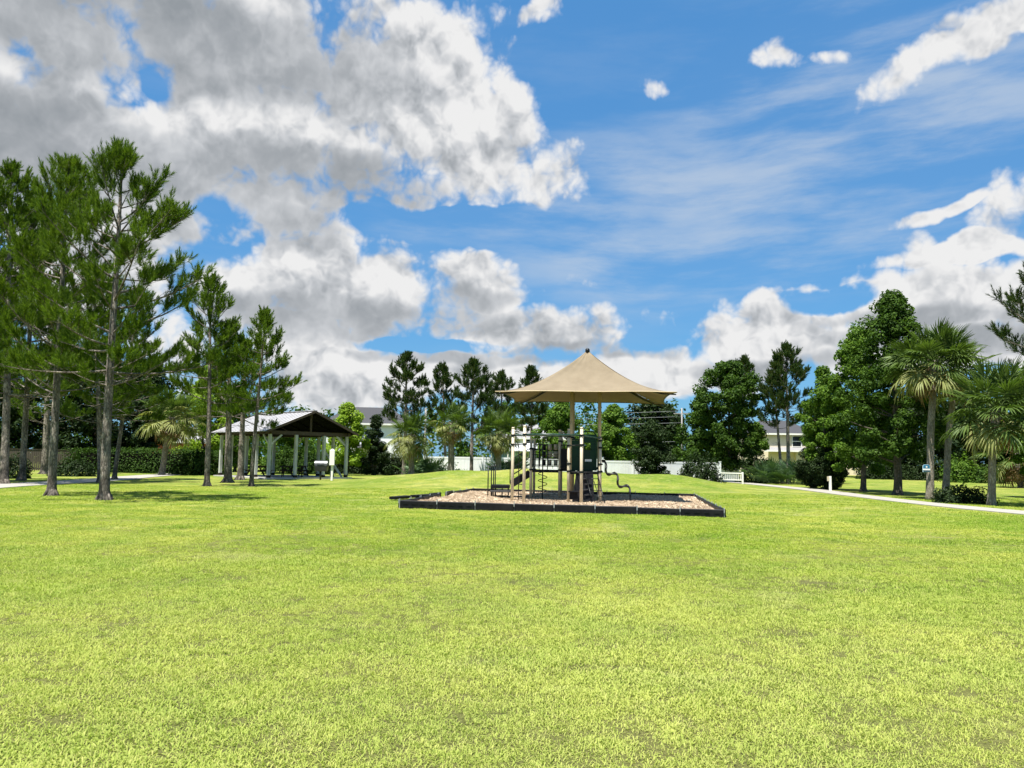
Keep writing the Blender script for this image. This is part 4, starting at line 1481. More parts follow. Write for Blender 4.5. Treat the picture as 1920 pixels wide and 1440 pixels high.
tag(MB().add(vv_, fc).build('mulch_chips', MAT['chip']), 'loose wood chips over the playground bed', 'mulch', kind='stuff')

# ------------------------------------------------------------------ play structure
PS = Vector((2.2, 29.6, MZ))
play = empty('play_structure', PS, 'playground tower with cream posts, black decks and a tan pyramid shade canopy', 'play structure')


def part(name, mb, mat, smooth=False, parent=None, bevel=0.0):
    return mb.build(name, mat, parent or play, smooth, None if parent else -PS, bevel)


def post(x, y, top, r=0.055, mat='cream', clamps=()):
    mb = MB()
    mb.tube([(x, y, -0.1), (x, y, top - 0.06)], r, 16)
    o = part('post', mb, MAT[mat], True)
    cp = MB()
    cp.tube([(x, y, top - 0.062), (x, y, top - 0.02), (x, y, top - 0.004), (x, y, top)], [r * 1.06, r * 1.06, r * 0.75, r * 0.2], 14)
    part('post_cap', cp, MAT['cream'], True, o)
    for z in clamps:
        ck = MB().tube([(x, y, z - 0.035), (x, y, z + 0.035)], r * 1.32, 14)
        ck.box((x + r * 1.3, y, z), (0.05, 0.04, 0.05))
        part('clamp', ck, MAT['iron'], False, o)
    return o


BAR = 2.50
D1, D2 = 1.22, 1.20
p1, p2, p7, p8 = (0.07, 28.45), (0.48, 27.45), (2.17, 29.0), (2.51, 27.45)
p3, p4, p5, p6 = (0.80, 30.55), (0.96, 31.70), (1.93, 30.50), (2.06, 31.65)
p9 = (3.36, 29.05)
t1, t2, t3, t4 = (2.35, 30.05), (2.50, 31.2), (3.44, 30.0), (3.58, 31.15)
post(*p1, 2.80, clamps=(BAR, 2.16))
post(*p2, 2.82, clamps=(BAR, 2.16))
post(*p7, 2.80, clamps=(BAR, 2.16, D2, 1.48))
post(*p8, 2.80, clamps=(BAR, 2.16, D2))
post(*p3, 2.47, clamps=(2.05, D1))
post(*p4, 2.47, clamps=(2.05, D1))
post(*p5, 2.82, clamps=(2.36, D1))
post(*p6, 2.82, clamps=(2.36, D1))
post(*p9, 2.48, clamps=(2.36, 2.1, D2, 1.48))
tall = []
for tt in (t1, t2, t3, t4):
    tall.append(post(*tt, 4.75, 0.066, 'tan_post', clamps=(2.5, D2)))

# overhead ladder from one pair of posts to the other
ol = MB()
for a, b in ((p1, p7), (p2, p8)):
    ol.tube([(a[0], a[1], BAR), ((a[0] + b[0]) / 2, (a[1] + b[1]) / 2, BAR + 0.02), (b[0], b[1], BAR)], 0.030, 10)
part('overhead_rail', ol, MAT['green_pipe'], True)
for k in range(1, 7):
    s = k / 7
    a = (p1[0] + (p7[0] - p1[0]) * s, p1[1] + (p7[1] - p1[1]) * s, BAR)
    b = (p2[0] + (p8[0] - p2[0]) * s, p2[1] + (p8[1] - p2[1]) * s, BAR)
    part('rung', MB().tube([a, b], 0.016, 8), MAT['green_pipe'], True)
for a, b in ((p1, p2), (p7, p8)):
    part('crossbar', MB().tube([(a[0], a[1], 2.16), (b[0], b[1], 2.16)], 0.022, 8), MAT['iron'], True)
part('crossbar', MB().tube([(p8[0], p8[1], BAR), (p9[0], p9[1], BAR - 0.05), (t3[0], t3[1], BAR)], 0.028, 8), MAT['green_pipe'], True)
# step ladder under the first pair of posts
sl = MB()
for f in (0.30, 0.72):
    x, y = p1[0] + (p2[0] - p1[0]) * f + 0.10, p1[1] + (p2[1] - p1[1]) * f
    sl.tube([(x, y, 0.0), (x, y, 2.08), (x - 0.03, y, 2.16)], 0.017, 8)
part('ladder_upright', sl, MAT['iron'], True)
for z in (0.36, 0.72, 1.08):
    q = [(p1[0] + (p2[0] - p1[0]) * f + 0.10, p1[1] + (p2[1] - p1[1]) * f, z) for f in (0.30, 0.72)]
    part('ladder_rung', MB().tube(q, 0.016, 8), MAT['iron'], True)

# decks
def deck(poly, z, th=0.10):
    mb = MB().slab([(x, y, z) for x, y in poly], th)
    o = part('deck', mb, MAT['black'], bevel=0.008)
    lip = MB()
    for i in range(len(poly)):
        a, b = poly[i], poly[(i + 1) % len(poly)]
        lip.tube([(a[0], a[1], z - 0.035), (b[0], b[1], z - 0.035)], 0.022, 8)
    part('deck_rim', lip, MAT['iron'], True, o)
    return o


deck([p3, p5, p6, p4], D1)
deck([p7, p9, t3, t1], D2)
deck([t1, t3, t4, t2], D2 + 0.16)
deck([(p5[0], p5[1] + 0.1), (t1[0], t1[1] + 0.1), t2, p6], D2 + 0.08)


# barriers round the decks: upright bars, a window panel with turning drums
def barrier(a, b, z0, z1, n, name='barrier_rail'):
    mb = MB()
    for z in (z0, z1):
        mb.tube([(a[0], a[1], z), (b[0], b[1], z)], 0.02, 8)
    o = part(name, mb, MAT['iron'], True)
    for i in range(1, n):
        f = i / n
        x, y = a[0] + (b[0] - a[0]) * f, a[1] + (b[1] - a[1]) * f
        part('baluster', MB().tube([(x, y, z0), (x, y, z1)], 0.011, 6), MAT['iron'], True, o)
    return o


barrier(p6, p5, D1 + 0.12, 2.36, 8)
barrier(p4, p3, D1 + 0.12, 2.05, 6)
barrier(p5, t1, D1 + 0.12, 2.2, 5)
barrier(t1, t2, D2 + 0.25, 2.3, 8)
barrier(t4, t3, D2 + 0.25, 2.3, 8)
gpn = MB()                                               # window frame on the far side of the first deck
for z in (D1 + 0.14, D1 + 0.45, D1 + 0.80, D1 + 1.02):
    gpn.tube([(p4[0], p4[1], z), (p6[0], p6[1], z)], 0.018, 8)
for f in (0.03, 0.2, 0.97):
    x, y = p4[0] + (p6[0] - p4[0]) * f, p4[1] + (p6[1] - p4[1]) * f
    gpn.box((x, y, D1 + 0.6), (0.06, 0.03, 0.92))
part('panel_frame', gpn, MAT['iron'])
for k in range(3):                                       # three columns of turning drums
    f = 0.36 + 0.22 * k
    x, y = p4[0] + (p6[0] - p4[0]) * f, p4[1] + (p6[1] - p4[1]) * f
    for z in (D1 + 0.29, D1 + 0.62, D1 + 0.91):
        o = part('game_drum', MB().tube([(x, y, z - 0.125), (x, y, z + 0.125)], 0.082, 12), MAT['cream' if (k + int(z * 10)) % 3 else 'iron'], True)
arch = MB()                                              # arched hand hold over the spiral climber
arch.tube([(1.28 + 0.16 * math.cos(t), 30.35, 2.06 + 0.16 * math.sin(t)) for t in np.linspace(0, PI, 9)], 0.016, 8)
arch.tube([(1.12, 30.35, D1), (1.12, 30.35, 2.06)], 0.016, 8)
arch.tube([(1.44, 30.35, D1), (1.44, 30.35, 2.06)], 0.016, 8)
part('hand_loop', arch, MAT['iron'], True)

# spiral climber
cxp, cyp = 1.24, 29.95
part('climber_pole', MB().tube([(cxp, cyp, 0.0), (cxp, cyp, 2.5)], 0.022, 10), MAT['iron'], True)
part('spiral', MB().tube([(cxp + 0.17 * math.cos(t), cyp + 0.17 * math.sin(t), 0.42 + 0.82 * t / (6.2 * PI)) for t in np.linspace(0.4, 6.2 * PI, 90)], 0.014, 7), MAT['iron'], True)

# stairs from the first deck down to the low landing
sx0, sx1 = 0.02, 0.78
ya, yb = 30.62, 31.55
for y in (ya, yb):
    mb = MB().beam((sx1, y, D1 - 0.14), (sx0, y, 0.62), 0.03, 0.26)
    o = part('stringer', mb, MAT['black'], bevel=0.006)
for k in range(4):
    s = (k + 0.5) / 4
    part('tread', MB().box((sx1 + (sx0 - sx1) * s, (ya + yb) / 2, D1 - 0.10 + (0.66 - D1) * s), (0.24, yb - ya - 0.03, 0.04)), MAT['black_top'])
for y in (ya, yb):
    hr = MB()
    hr.tube([(0.80, y, 2.02), (0.70, y, 2.04), (0.05, y, 1.62), (-0.02, y, 1.50), (-0.02, y, 0.66)], 0.018, 8)
    hr.tube([(0.78, y, 1.72), (0.02, y, 1.24)], 0.014, 8)
    hr.tube([(0.78, y, 1.45), (0.02, y, 0.96)], 0.014, 8)
    part('handrail', hr, MAT['iron'], True)

# low landing with its rails
lx0, lx1 = -0.78, -0.02
o = part('landing', MB().box(((lx0 + lx1) / 2, 31.05, 0.53), (lx1 - lx0, 1.0, 0.13)), MAT['black'], bevel=0.01)
part('landing_step', MB().box(((lx0 + lx1) / 2 + 0.02, 30.42, 0.36), (lx1 - lx0 + 0.06, 0.30, 0.06)), MAT['black_top'], bevel=0.008)
for x in (lx0 + 0.06, lx0 + 0.2, lx1 - 0.3, lx1 - 0.06):
    part('leg', MB().tube([(x, 30.62, 0.0), (x, 30.62, 0.5)], 0.024, 8), MAT['iron'], True)
for x, y, z in ((lx0 - 0.10, 30.45, 1.36), (lx0 + 0.02, 30.8, 1.38), (lx0 + 0.10, 31.15, 1.38), (lx0 + 0.16, 31.5, 1.42)):
    part('rail_post', MB().tube([(x, y, 0.0), (x, y, z)], 0.022, 8), MAT['iron'], True)
part('landing_rail', MB().tube([(lx0 - 0.10, 30.45, 1.30), (lx0 + 0.02, 30.8, 1.32), (lx0 + 0.16, 31.5, 1.34)], 0.018, 8), MAT['iron'], True)

# tall dark green hood at the second deck
hd = MB()
hood_x0, hood_x1 = 2.72, 3.28
for (za, zb) in ((D2 + 0.03, 2.02), (2.30, 2.62)):
    hd.box(((hood_x0 + hood_x1) / 2, 29.85, (za + zb) / 2), (hood_x1 - hood_x0, 0.05, zb - za))
hd.box((hood_x0 + 0.06, 29.85, 2.16), (0.12, 0.05, 0.279))
hd.box((hood_x1 - 0.10, 29.85, 2.16), (0.20, 0.05, 0.279))
hd.box((hood_x0 - 0.02, 30.15, 1.92), (0.04, 0.65, 1.4))
hd.box((hood_x1 + 0.02, 30.15, 1.92), (0.04, 0.65, 1.4))
hd.tube([(hood_x0, 29.84, 2.62), (hood_x0 + 0.12, 29.84, 2.74), (hood_x1 - 0.12, 29.84, 2.74), (hood_x1, 29.84, 2.62)], 0.03, 8)
o = part('slide_hood', hd, MAT['green_panel'], bevel=0.012)
part('sticker', MB().box((2.99, 29.82, 1.62), (0.26, 0.008, 0.09)), MAT['sticker'], False, o)
pn = MB().box((2.53, 29.93, 1.80), (0.34, 0.04, 1.16))
pn.box((2.53, 29.905, 2.42), (0.36, 0.03, 0.05)).box((2.53, 29.905, 1.24), (0.36, 0.03, 0.05))
part('barrier_panel', pn, MAT['green_panel'], bevel=0.008)
pn = MB().box((2.14, 30.30, 1.66), (0.34, 0.04, 0.80))
part('barrier_panel', pn, MAT['black'], bevel=0.008)
pn = MB()
for k in range(4):
    pn.box((3.47, 30.22 + 0.21 * k, 1.85), (0.03, 0.17, 1.0))
part('barrier_panel', pn, MAT['green_panel'], bevel=0.006)
pn = MB()                                                # net of ropes on the near side of the first deck
for k in range(6):
    x = p3[0] + (p5[0] - p3[0]) * (k + 0.5) / 6
    pn.tube([(x, 30.48, D1 + 0.05), (x + 0.03, 30.47, 2.0)], 0.009, 5)
for z in (1.42, 1.62, 1.82, 2.0):
    pn.tube([(p3[0], 30.52, z), (p5[0], 30.47, z)], 0.010, 5)
part('rope_net', pn, MAT['iron'])
# slide running off the back
sb = MB()
prof = [(-0.28, 0.22), (-0.27, 0.02), (0.27, 0.02), (0.28, 0.22)]
path = [(31.1, 1.36), (31.6, 1.25), (32.3, 0.86), (33.0, 0.46), (33.4, 0.34), (33.8, 0.32)]
vs = []
for y, z in path:
    vs += [(3.06 + px_, y, z + pz) for px_, pz in prof] + [(3.06 + px_ * 1.12, y, z + pz - 0.05 * (k in (1, 2))) for k, (px_, pz) in enumerate(prof)][::-1]
fs = []
for i in range(len(path) - 1):
    for j in range(8):
        a, b = i * 8 + j, i * 8 + (j + 1) % 8
        fs.append((a, b, b + 8, a + 8))
part('slide', MB().add(vs, fs), MAT['green_panel'], True)

# black climbing wall under the front of the second deck
cw = MB().slab([(2.30, 28.90, 0.02), (3.12, 28.78, 0.02), (3.10, 29.02, D2 - 0.08), (2.45, 29.05, D2 - 0.08)], 0.05)
o = part('climbing_wall', cw, MAT['black'], bevel=0.01)
for k in range(5):
    z = 0.14 + 0.2 * k
    y = 28.80 + 0.2 * z
    part('ledge', MB().box((2.80 + (0.10 if k % 2 else -0.03), y - 0.03, z), (0.26, 0.06, 0.02)), MAT['black_top'], False, o)
part('activity_seat', MB().box((2.36, 28.65, 0.46), (0.42, 0.26, 0.05)).box((2.34, 28.68, 0.30), (0.30, 0.05, 0.26)), MAT['black'], bevel=0.01)

# sloping ladder
lad = MB()
rails = [((2.80, 28.95, 1.12), (2.98, 27.95, 0.05)), ((3.24, 28.90, 1.12), (3.40, 27.65, 0.02))]
for a, b in rails:
    lad.tube([a, b], 0.018, 8)
lad.tube([(3.10, 28.75, 0.85), (3.26, 27.75, 0.02)], 0.014, 8)
part('ladder_upright', lad, MAT['iron'], True)
for k in range(5):
    s = 0.16 + 0.19 * k
    q = [tuple(a[i] + (b[i] - a[i]) * s for i in range(3)) for a, b in rails]
    part('ladder_rung', MB().tube(q, 0.014, 8), MAT['iron'], True)

# wavy loop climber
wv = [[], []]
for i in range(60):
    s = i / 59
    x, y, z = 3.40 + 1.03 * s, 29.15 - 0.55 * s, 1.55 - 1.12 * s
    for j in range(2):
        ph = s * 2.5 * 2 * PI + 0.4
        off = 0.105 * math.sin(ph) * (1 if s < 0.97 else 0.3)
        k = 0.075 * math.cos(ph * 1.0) * (1 if j else -1)
        wv[j].append((x + off * 0.85, y + k * 0.9, z + off * 0.75 + (0.05 * math.sin(ph * 2) if j else 0)))
for j in range(2):
    part('climber_tube', MB().tube(wv[j], 0.034, 8), MAT['iron'], True)
part('climber_leg', MB().tube([wv[0][-1], (4.42, 28.6, 0.36), (4.42, 28.6, -0.05)], 0.032, 8), MAT['iron'], True)

# tan pyramid canopy on the tall columns
EZ, AZ_ = 4.16, 6.02
CN = [Vector((-0.62, 28.4, EZ)), Vector((5.95, 27.6, EZ)), Vector((6.72, 33.7, EZ)), Vector((0.12, 33.6, EZ))]
AP = Vector((3.02, 30.7, AZ_))
can = part('shade_canopy', MB().tube([AP - Vector((0, 0, 0.10)), AP + Vector((0, 0, 0.06)), AP + Vector((0, 0, 0.10))], [0.10, 0.085, 0.03], 12), MAT['iron'], True)
NU, NV = 20, 16
for e in range(4):
    a, b = CN[e], CN[(e + 1) % 4]
    inward = (AP - (a + b) / 2)
    inward.z = 0
    vs = []
    for j in range(NV + 1):
        t = 0.02 + 0.98 * j / NV
        for i in range(NU + 1):
            s = i / NU
            sag = 4 * s * (1 - s)
            edge = a.lerp(b, s) + inward.normalized() * (0.20 * sag) + Vector((0, 0, 0.03 * sag - 0.03))
            p = AP.lerp(edge, t)
            p.z = AP.z + (edge.z - AP.z) * (1 - (1 - t) ** 1.75)
            p.z -= 0.05 * math.sin(PI * t) * sag
            p.z += 0.018 * math.sin(s * 34 + e + 3 * t) * (1 - t) + 0.010 * math.sin(s * 11 + 5 * t)
            vs.append(p)
    ii = (np.arange(NV)[:, None] * (NU + 1) + np.arange(NU)[None, :]).ravel()
    mb = MB().add(vs, np.stack([ii, ii + NU + 1, ii + NU + 2, ii + 1], -1))
    o = mb.build('canopy_panel', MAT['canopy'], can, True)
    md = o.modifiers.new('cloth', 'SOLIDIFY')
    md.thickness = 0.006
    hem = MB().tube([vs[NV * (NU + 1) + i] - Vector((0, 0, 0.012)) for i in range(NU + 1)], 0.016, 6)
    hem.build('hem', MAT['tan_post'] if e == 0 else MAT['iron'], can, True)
fr_ = MB()
for e in range(4):
    cpt = CN[e]
    tq = (t1, t3, t4, t2)[e]
    tp = Vector((tq[0], tq[1], 0))
    flat_c, flat_a = Vector((cpt.x, cpt.y, 0)), Vector((AP.x, AP.y, 0))
    t0 = (tp - flat_a).length / (flat_c - flat_a).length
    pts = [Vector((*tq, 4.70))]
    for t in (t0 + 0.12, 0.5, 0.7, 0.85, 0.99):          # the arm follows the cloth from below
        p = flat_a.lerp(flat_c, t)
        p.z = AP.z + (EZ - 0.03 - AP.z) * (1 - (1 - t) ** 1.75) - 0.10 - 0.04 * (1 - t)
        pts.append(p)
    MB().tube(pts, [0.05, 0.045, 0.04, 0.035, 0.03, 0.022], 8).build('canopy_arm', MAT['iron'], can, True)
    MB().tube([(*tq, 4.60), AP - Vector((0, 0, 0.14))], 0.035, 8).build('canopy_arm', MAT['iron'], can, True)
for e in range(4):
    a, b = (t1, t3, t4, t2)[e], (t3, t4, t2, t1)[e]
    MB().tube([(*a, 4.6), (*b, 4.6)], 0.04, 8).build('canopy_ring', MAT['iron'], can, True)

# ------------------------------------------------------------------ pavilion
U = Vector((0.692, 0.722, 0)).normalized()               # along the gable front
V = Vector((-0.722, 0.692, 0)).normalized()              # along the ridge, away from the gable
PC = Vector((-16.7, 52.6, 0))                            # nearest eave corner
GW, GLN = 7.5, 8.4
EV, RG = 3.30, 4.86
PO = PC + U * GW / 2 + V * GLN / 2
pav = empty('pavilion', PO, 'open picnic pavilion with pale metal gable roof on square timber posts', 'pavilion')


def pv(u, v, z):
    return PC + U * u + V * v + Vector((0, 0, z))


def ppart(name, mb, mat, bevel=0.0, parent=None):
    return mb.build(name, mat, parent or pav, False, None if parent else -PO, bevel)


ROT = math.atan2(U.y, U.x)
ppart('floor_slab', MB().box(pv(GW / 2, GLN / 2, 0.03), (GW - 0.5, GLN - 0.5, 0.14), ROT), MAT['slab'])
for (u, v) in [(0.6, 0.6), (2.65, 0.6), (4.95, 0.6), (6.9, 0.6), (0.6, 2.4), (0.6, 4.4), (0.6, 6.2), (0.6, 7.8), (6.9, 2.4), (6.9, 4.4), (6.9, 6.2), (6.9, 7.8), (2.65, 7.8), (4.95, 7.8)]:
    zt = EV - 0.18
    o = ppart('post', MB().box(pv(u, v, zt / 2), (0.20, 0.20, zt), ROT), MAT['post_wood'], 0.012)
    ppart('post_base', MB().box(pv(u, v, 0.16), (0.225, 0.225, 0.22), ROT), MAT['dark_wood'], 0, o)
roof = ppart('roof', MB().beam(pv(GW / 2, -0.02, RG + 0.035), pv(GW / 2, GLN + 0.02, RG + 0.035), 0.30, 0.05), MAT['metal_roof'])
for side_ in (0, 1):
    n = 14
    for k in range(n):
        v0, v1 = GLN * k / n, GLN * (k + 1) / n - 0.006
        u0 = 0.0 if side_ == 0 else GW
        q = [pv(u0, v0, EV), pv(u0, v1, EV), pv(GW / 2, v1, RG), pv(GW / 2, v0, RG)]
        if side_:
            q = q[::-1]
        mb = MB().slab(q[::-1], 0.035)
        if k:
            mb.beam(pv(u0, v0, EV + 0.018), pv(GW / 2, v0, RG + 0.018), 0.035, 0.03)
        mb.build('roof_panel', MAT['metal_roof'], roof)
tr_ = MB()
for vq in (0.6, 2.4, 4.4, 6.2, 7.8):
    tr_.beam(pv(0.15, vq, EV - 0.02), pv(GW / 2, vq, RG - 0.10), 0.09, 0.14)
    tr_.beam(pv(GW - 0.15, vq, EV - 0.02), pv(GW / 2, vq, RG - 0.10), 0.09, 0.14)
ppart('rafters', tr_, MAT['shade_dark'])  # near-black, the shade under the roof is in the colour
for v in (0.6, 7.8):
    ppart('tie_beam', MB().beam(pv(0.3, v, EV - 0.06), pv(GW - 0.3, v, EV - 0.06), 0.14, 0.26), MAT['beam_wood'])
    ppart('king_post', MB().beam(pv(GW / 2, v - 0.08, EV + 0.08), pv(GW / 2, v - 0.08, RG - 0.16), 0.12, 0.12), MAT['beam_wood'])
for u in (0.6, 6.9):
    ppart('side_beam', MB().beam(pv(u, 0.3, EV - 0.05), pv(u, GLN - 0.3, EV - 0.05), 0.14, 0.24), MAT['beam_wood'])
for vq in (2.4, 4.4, 6.2):
    ppart('tie_beam', MB().beam(pv(0.7, vq, EV - 0.10), pv(6.8, vq, EV - 0.10), 0.09, 0.18), MAT['dark_wood'])
dk = MB()                                                # boarded underside of the roof, its deep shade put into the colour
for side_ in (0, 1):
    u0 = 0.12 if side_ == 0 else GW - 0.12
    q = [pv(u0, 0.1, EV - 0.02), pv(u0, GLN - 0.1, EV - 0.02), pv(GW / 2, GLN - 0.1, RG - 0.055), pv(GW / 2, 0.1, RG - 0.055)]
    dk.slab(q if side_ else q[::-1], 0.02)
ppart('roof_boards', dk, MAT['shade_dark'])
for uu0, uu1 in ((0.0, GW / 2), (GW, GW / 2)):
    for vv0 in (-0.02, GLN + 0.02):
        ppart('barge_board', MB().beam(pv(uu0, vv0, EV - 0.05), pv(uu1, vv0, RG - 0.05), 0.04, 0.16), MAT['beam_wood'])
ppart('gable_boards', MB().slab([pv(0.7, 7.9, EV), pv(GW - 0.7, 7.9, EV), pv(GW / 2, 7.9, RG - 0.2)], 0.03), MAT['shade_dark'])  # added to close the far gable, near-black so the interior reads shaded
for (u, v, du, dv_) in ((0.6, 0.6, 1.2, 0), (0.6, 0.6, 0, 1.2), (6.9, 0.6, -1.2, 0), (6.9, 0.6, 0, 1.2), (6.9, 7.8, 0, -1.2)):
    ppart('knee_brace', MB().beam(pv(u, v, 2.35), pv(u + du * 0.75, v + dv_ * 0.75, EV - 0.2), 0.09, 0.12), MAT['post_wood'])
ppart('leaning_brace', MB().beam(pv(6.85, 1.0, 0.1), pv(5.9, 2.2, 2.2), 0.09, 0.14), MAT['post_wood'])


def picnic_table(c, rz, label):
    root = empty('picnic_table', c, label, 'picnic table', 'picnic tables under the pavilion', rz)
    for k in range(5):
        MB().box((0, -0.30 + 0.15 * k, 0.755), (1.9, 0.14, 0.04)).build('tabletop_plank', MAT['dark_wood'], root)
    for s in (-1, 1):
        for k in range(2):
            MB().box((0, s * (0.62 + 0.145 * k), 0.45), (1.9, 0.135, 0.04)).build('bench_plank', MAT['dark_wood'], root)
    for x in (-0.68, 0.68):
        MB().beam((x, -0.70, 0.0), (x, -0.22, 0.73), 0.05, 0.10).build('leg', MAT['dark_wood'], root)
        MB().beam((x, 0.70, 0.0), (x, 0.22, 0.73), 0.05, 0.10).build('leg', MAT['dark_wood'], root)
        MB().box((x, 0, 0.40), (0.05, 1.5, 0.09)).build('bench_support', MAT['dark_wood'], root)
        MB().box((x, 0, 0.71), (0.05, 0.7, 0.06)).build('top_support', MAT['dark_wood'], root)
    return root


picnic_table(pv(3.2, 1.9, 0.10), ROT - 0.6, 'dark picnic table at the open gable of the pavilion')
picnic_table(pv(2.0, 4.6, 0.10), ROT + R(80), 'dark picnic table deeper in the pavilion near the pine trunks')
picnic_table(pv(5.2, 4.8, 0.10), ROT, 'dark picnic table at the back of the pavilion behind the grill')

gb = gp(602, 900)
grill = empty('park_grill', gb, 'black barrel park grill with lid beside the pavilion', 'grill')
MB().tube([(-0.05, 0, -0.05), (-0.05, 0, 0.62)], 0.06, 10).build('leg', MAT['grill'], grill, True)
MB().box((0, 0, 0.80), (0.80, 0.48, 0.40), taper=1.12).build('firebox', MAT['grill'], grill, bevel=0.02)
lid = MB()
pr = [(-0.27, 0.0), (-0.26, 0.16), (-0.18, 0.28), (0.0, 0.33), (0.18, 0.28), (0.26, 0.16), (0.27, 0.0)]
vs = [(x, p[0], 1.01 + p[1]) for x in (-0.44, 0.44) for p in pr]
lid.add(vs, [(i, i + 1, i + 8, i + 7) for i in range(6)])
lid.add(vs, [tuple(range(6, -1, -1))])
lid.add(vs, [tuple(range(7, 14))])
ld = lid.build('lid', MAT['grill_lid'], grill)
MB().tube([(-0.25, -0.30, 1.10), (0.25, -0.30, 1.10)], 0.015, 8).build('handle', MAT['grill'], ld, True)
MB().box((0.52, 0, 0.98), (0.24, 0.40, 0.03)).build('side_shelf', MAT['grill'], grill)

st = gp(622, 901)
disp = empty('bag_dispenser', st, 'white post with a tall white box standing beside the grill', 'dispenser')
MB().box((0, 0, 0.55), (0.13, 0.13, 1.15)).build('post', MAT['white_paint'], disp, bevel=0.008)
MB().box((0, -0.12, 1.55), (0.34, 0.14, 1.05)).build('box', MAT['white_paint'], disp, bevel=0.02)
MB().box((0, -0.12, 2.10), (0.20, 0.13, 0.08), taper=0.6).build('lid', MAT['white_paint'], disp, bevel=0.01)

# ------------------------------------------------------------------ fences
def vinyl_fence(p, q, n, h, label, panel=True):
    a, b = p, q
    root = empty('vinyl_fence', (a + b) / 2 * 1.0, label, 'fence', 'white vinyl fences')
    root.location.z = 0
    base = Vector(root.location)
    dv = (b - a) / n
    ang = math.atan2(dv.y, dv.x)
    pm = MB().box((0, 0, h / 2 + 0.02), (0.13, 0.13, h + 0.10)).box((0, 0, h + 0.085), (0.17, 0.17, 0.03)).mesh('post', MAT['white'])
    pl = MB()
    L = dv.length - 0.13
    m_ = 8
    for i in range(m_):
        pl.box((-L / 2 + L * (i + 0.5) / m_, 0, h / 2), (L / m_ - 0.008, 0.03, h - 0.26))
    plm = pl.mesh('board_panel', MAT['white'])
    rm = MB().box((0, 0, h - 0.07), (L, 0.06, 0.14)).mesh('rail', MAT['white'])
    rb = MB().box((0, 0, 0.09), (L, 0.06, 0.14)).mesh('rail', MAT['white'])
    for i in range(n + 1):
        c = a + dv * i
        z = float(hz(c.x, c.y)) * 0.3
        put('post', pm, root, c - base + Vector((0, 0, z)), (0, 0, ang))
        if i < n:
            cm_ = a + dv * (i + 0.5)
            for me in (plm, rm, rb):
                put(me.name.split('.')[0], me, root, cm_ - base + Vector((0, 0, z)), (0, 0, ang))
    return root


def flat(v):
    return Vector((v.x, v.y, 0))


vinyl_fence(flat(on(795, 60)), flat(on(1130, 58.5)), 6, 1.74, 'white vinyl fence behind the mound and its palms')
vinyl_fence(flat(on(1131, 58)), flat(on(1350, 60)), 4, 1.62, 'white vinyl fence behind the dark columnar evergreen')
vinyl_fence(flat(on(1352, 66)), flat(on(1384, 65.6)), 1, 1.55, 'white gate panel beside the white railing')
a, b = flat(on(-150, 66)), flat(on(142, 70))
wf = empty('wooden_fence', (a + b) / 2, 'weathered brown board fence behind the pine trunks', 'fence')
dv = (b - a) / 74
pk = MB().box((0, 0, 0.92), (dv.length - 0.022, 0.022, 1.84)).mesh('picket', MAT['grey_wood'])
for i in range(74):
    put('picket', pk, wf, a + dv * (i + 0.5) - wf.location + Vector((0, 0, float(rng.normal(0, 0.012)))), (0, 0, math.atan2(dv.y, dv.x)))
MB().beam(a - wf.location + Vector((0, 0, 1.86)), b - wf.location + Vector((0, 0, 1.86)), 0.10, 0.04).build('cap_rail', MAT['grey_wood'], wf)

ra, rb_ = gp(1347, 902), gp(1391, 908)
ra = flat(on(1343, 61.5)); rb_ = flat(on(1392, 60))
rail = empty('white_railing', (ra + rb_) / 2, 'low white railing with balusters where the path leaves the lawn', 'railing')
dr = rb_ - ra
for z in (0.30, 0.82):
    MB().beam(ra - rail.location + Vector((0, 0, z)), rb_ - rail.location + Vector((0, 0, z)), 0.09, 0.08).build('rail', MAT['white_paint'], rail)
for i in range(15):
    c = ra + dr * (i / 14) - rail.location
    if i in (0, 14):
        MB().box(c + Vector((0, 0, 0.45)), (0.12, 0.12, 0.95)).build('post', MAT['white_paint'], rail)
    else:
        MB().box(c + Vector((0, 0, 0.56)), (0.045, 0.045, 0.45)).build('baluster', MAT['white_paint'], rail)

wpb = gp(1557, 921)
wp = empty('utility_post', wpb, 'short white post with a small box standing beside the path', 'post')
MB().box((0, 0, 0.42), (0.13, 0.11, 0.95)).build('post', MAT['white_paint'], wp, bevel=0.008)
MB().box((-0.12, -0.01, 0.74), (0.11, 0.10, 0.28)).build('box', MAT['cream'], wp, bevel=0.006)

# ---- small blue sign on the palm trunk
sg = at(1737, 878, gp(1743, 938).y - 0.27)
sign = empty('small_sign', sg, 'small blue and white arched sign fixed to the tall palm', 'sign')


def arch_plate(w, h, y, r):
    pts = [(-w / 2, y, -h / 2), (w / 2, y, -h / 2)] + [(w / 2 - r + r * math.cos(t), y, h / 2 - r + r * math.sin(t)) for t in np.linspace(0, PI / 2, 6)] + [(-w / 2 + r - r * math.sin(t), y, h / 2 - r + r * math.cos(t)) for t in np.linspace(0, PI / 2, 6)]
    return pts


MB().slab(arch_plate(0.36, 0.36, 0.0, 0.12), 0.012).build('plate', MAT['sign_pale'], sign)
MB().slab([(x, y, z * 0.5 + 0.075) for x, y, z in arch_plate(0.31, 0.36, -0.016, 0.12)], 0.004).build('blue_field', MAT['sign_blue'], sign)
MB().box((0, -0.018, -0.055), (0.34, 0.004, 0.075)).build('white_band', MAT['sticker'], sign)
MB().box((0, -0.018, -0.13), (0.31, 0.004, 0.05)).build('navy_strip', MAT['sign_dark'], sign)
MB().tube([(0, -0.0185, 0.065), (0, -0.024, 0.065)], 0.042, 10).build('emblem', MAT['sticker'], sign)
MB().box((0, 0.10, 0.0), (0.05, 0.20, 0.05)).build('bracket', MAT['stake'], sign)

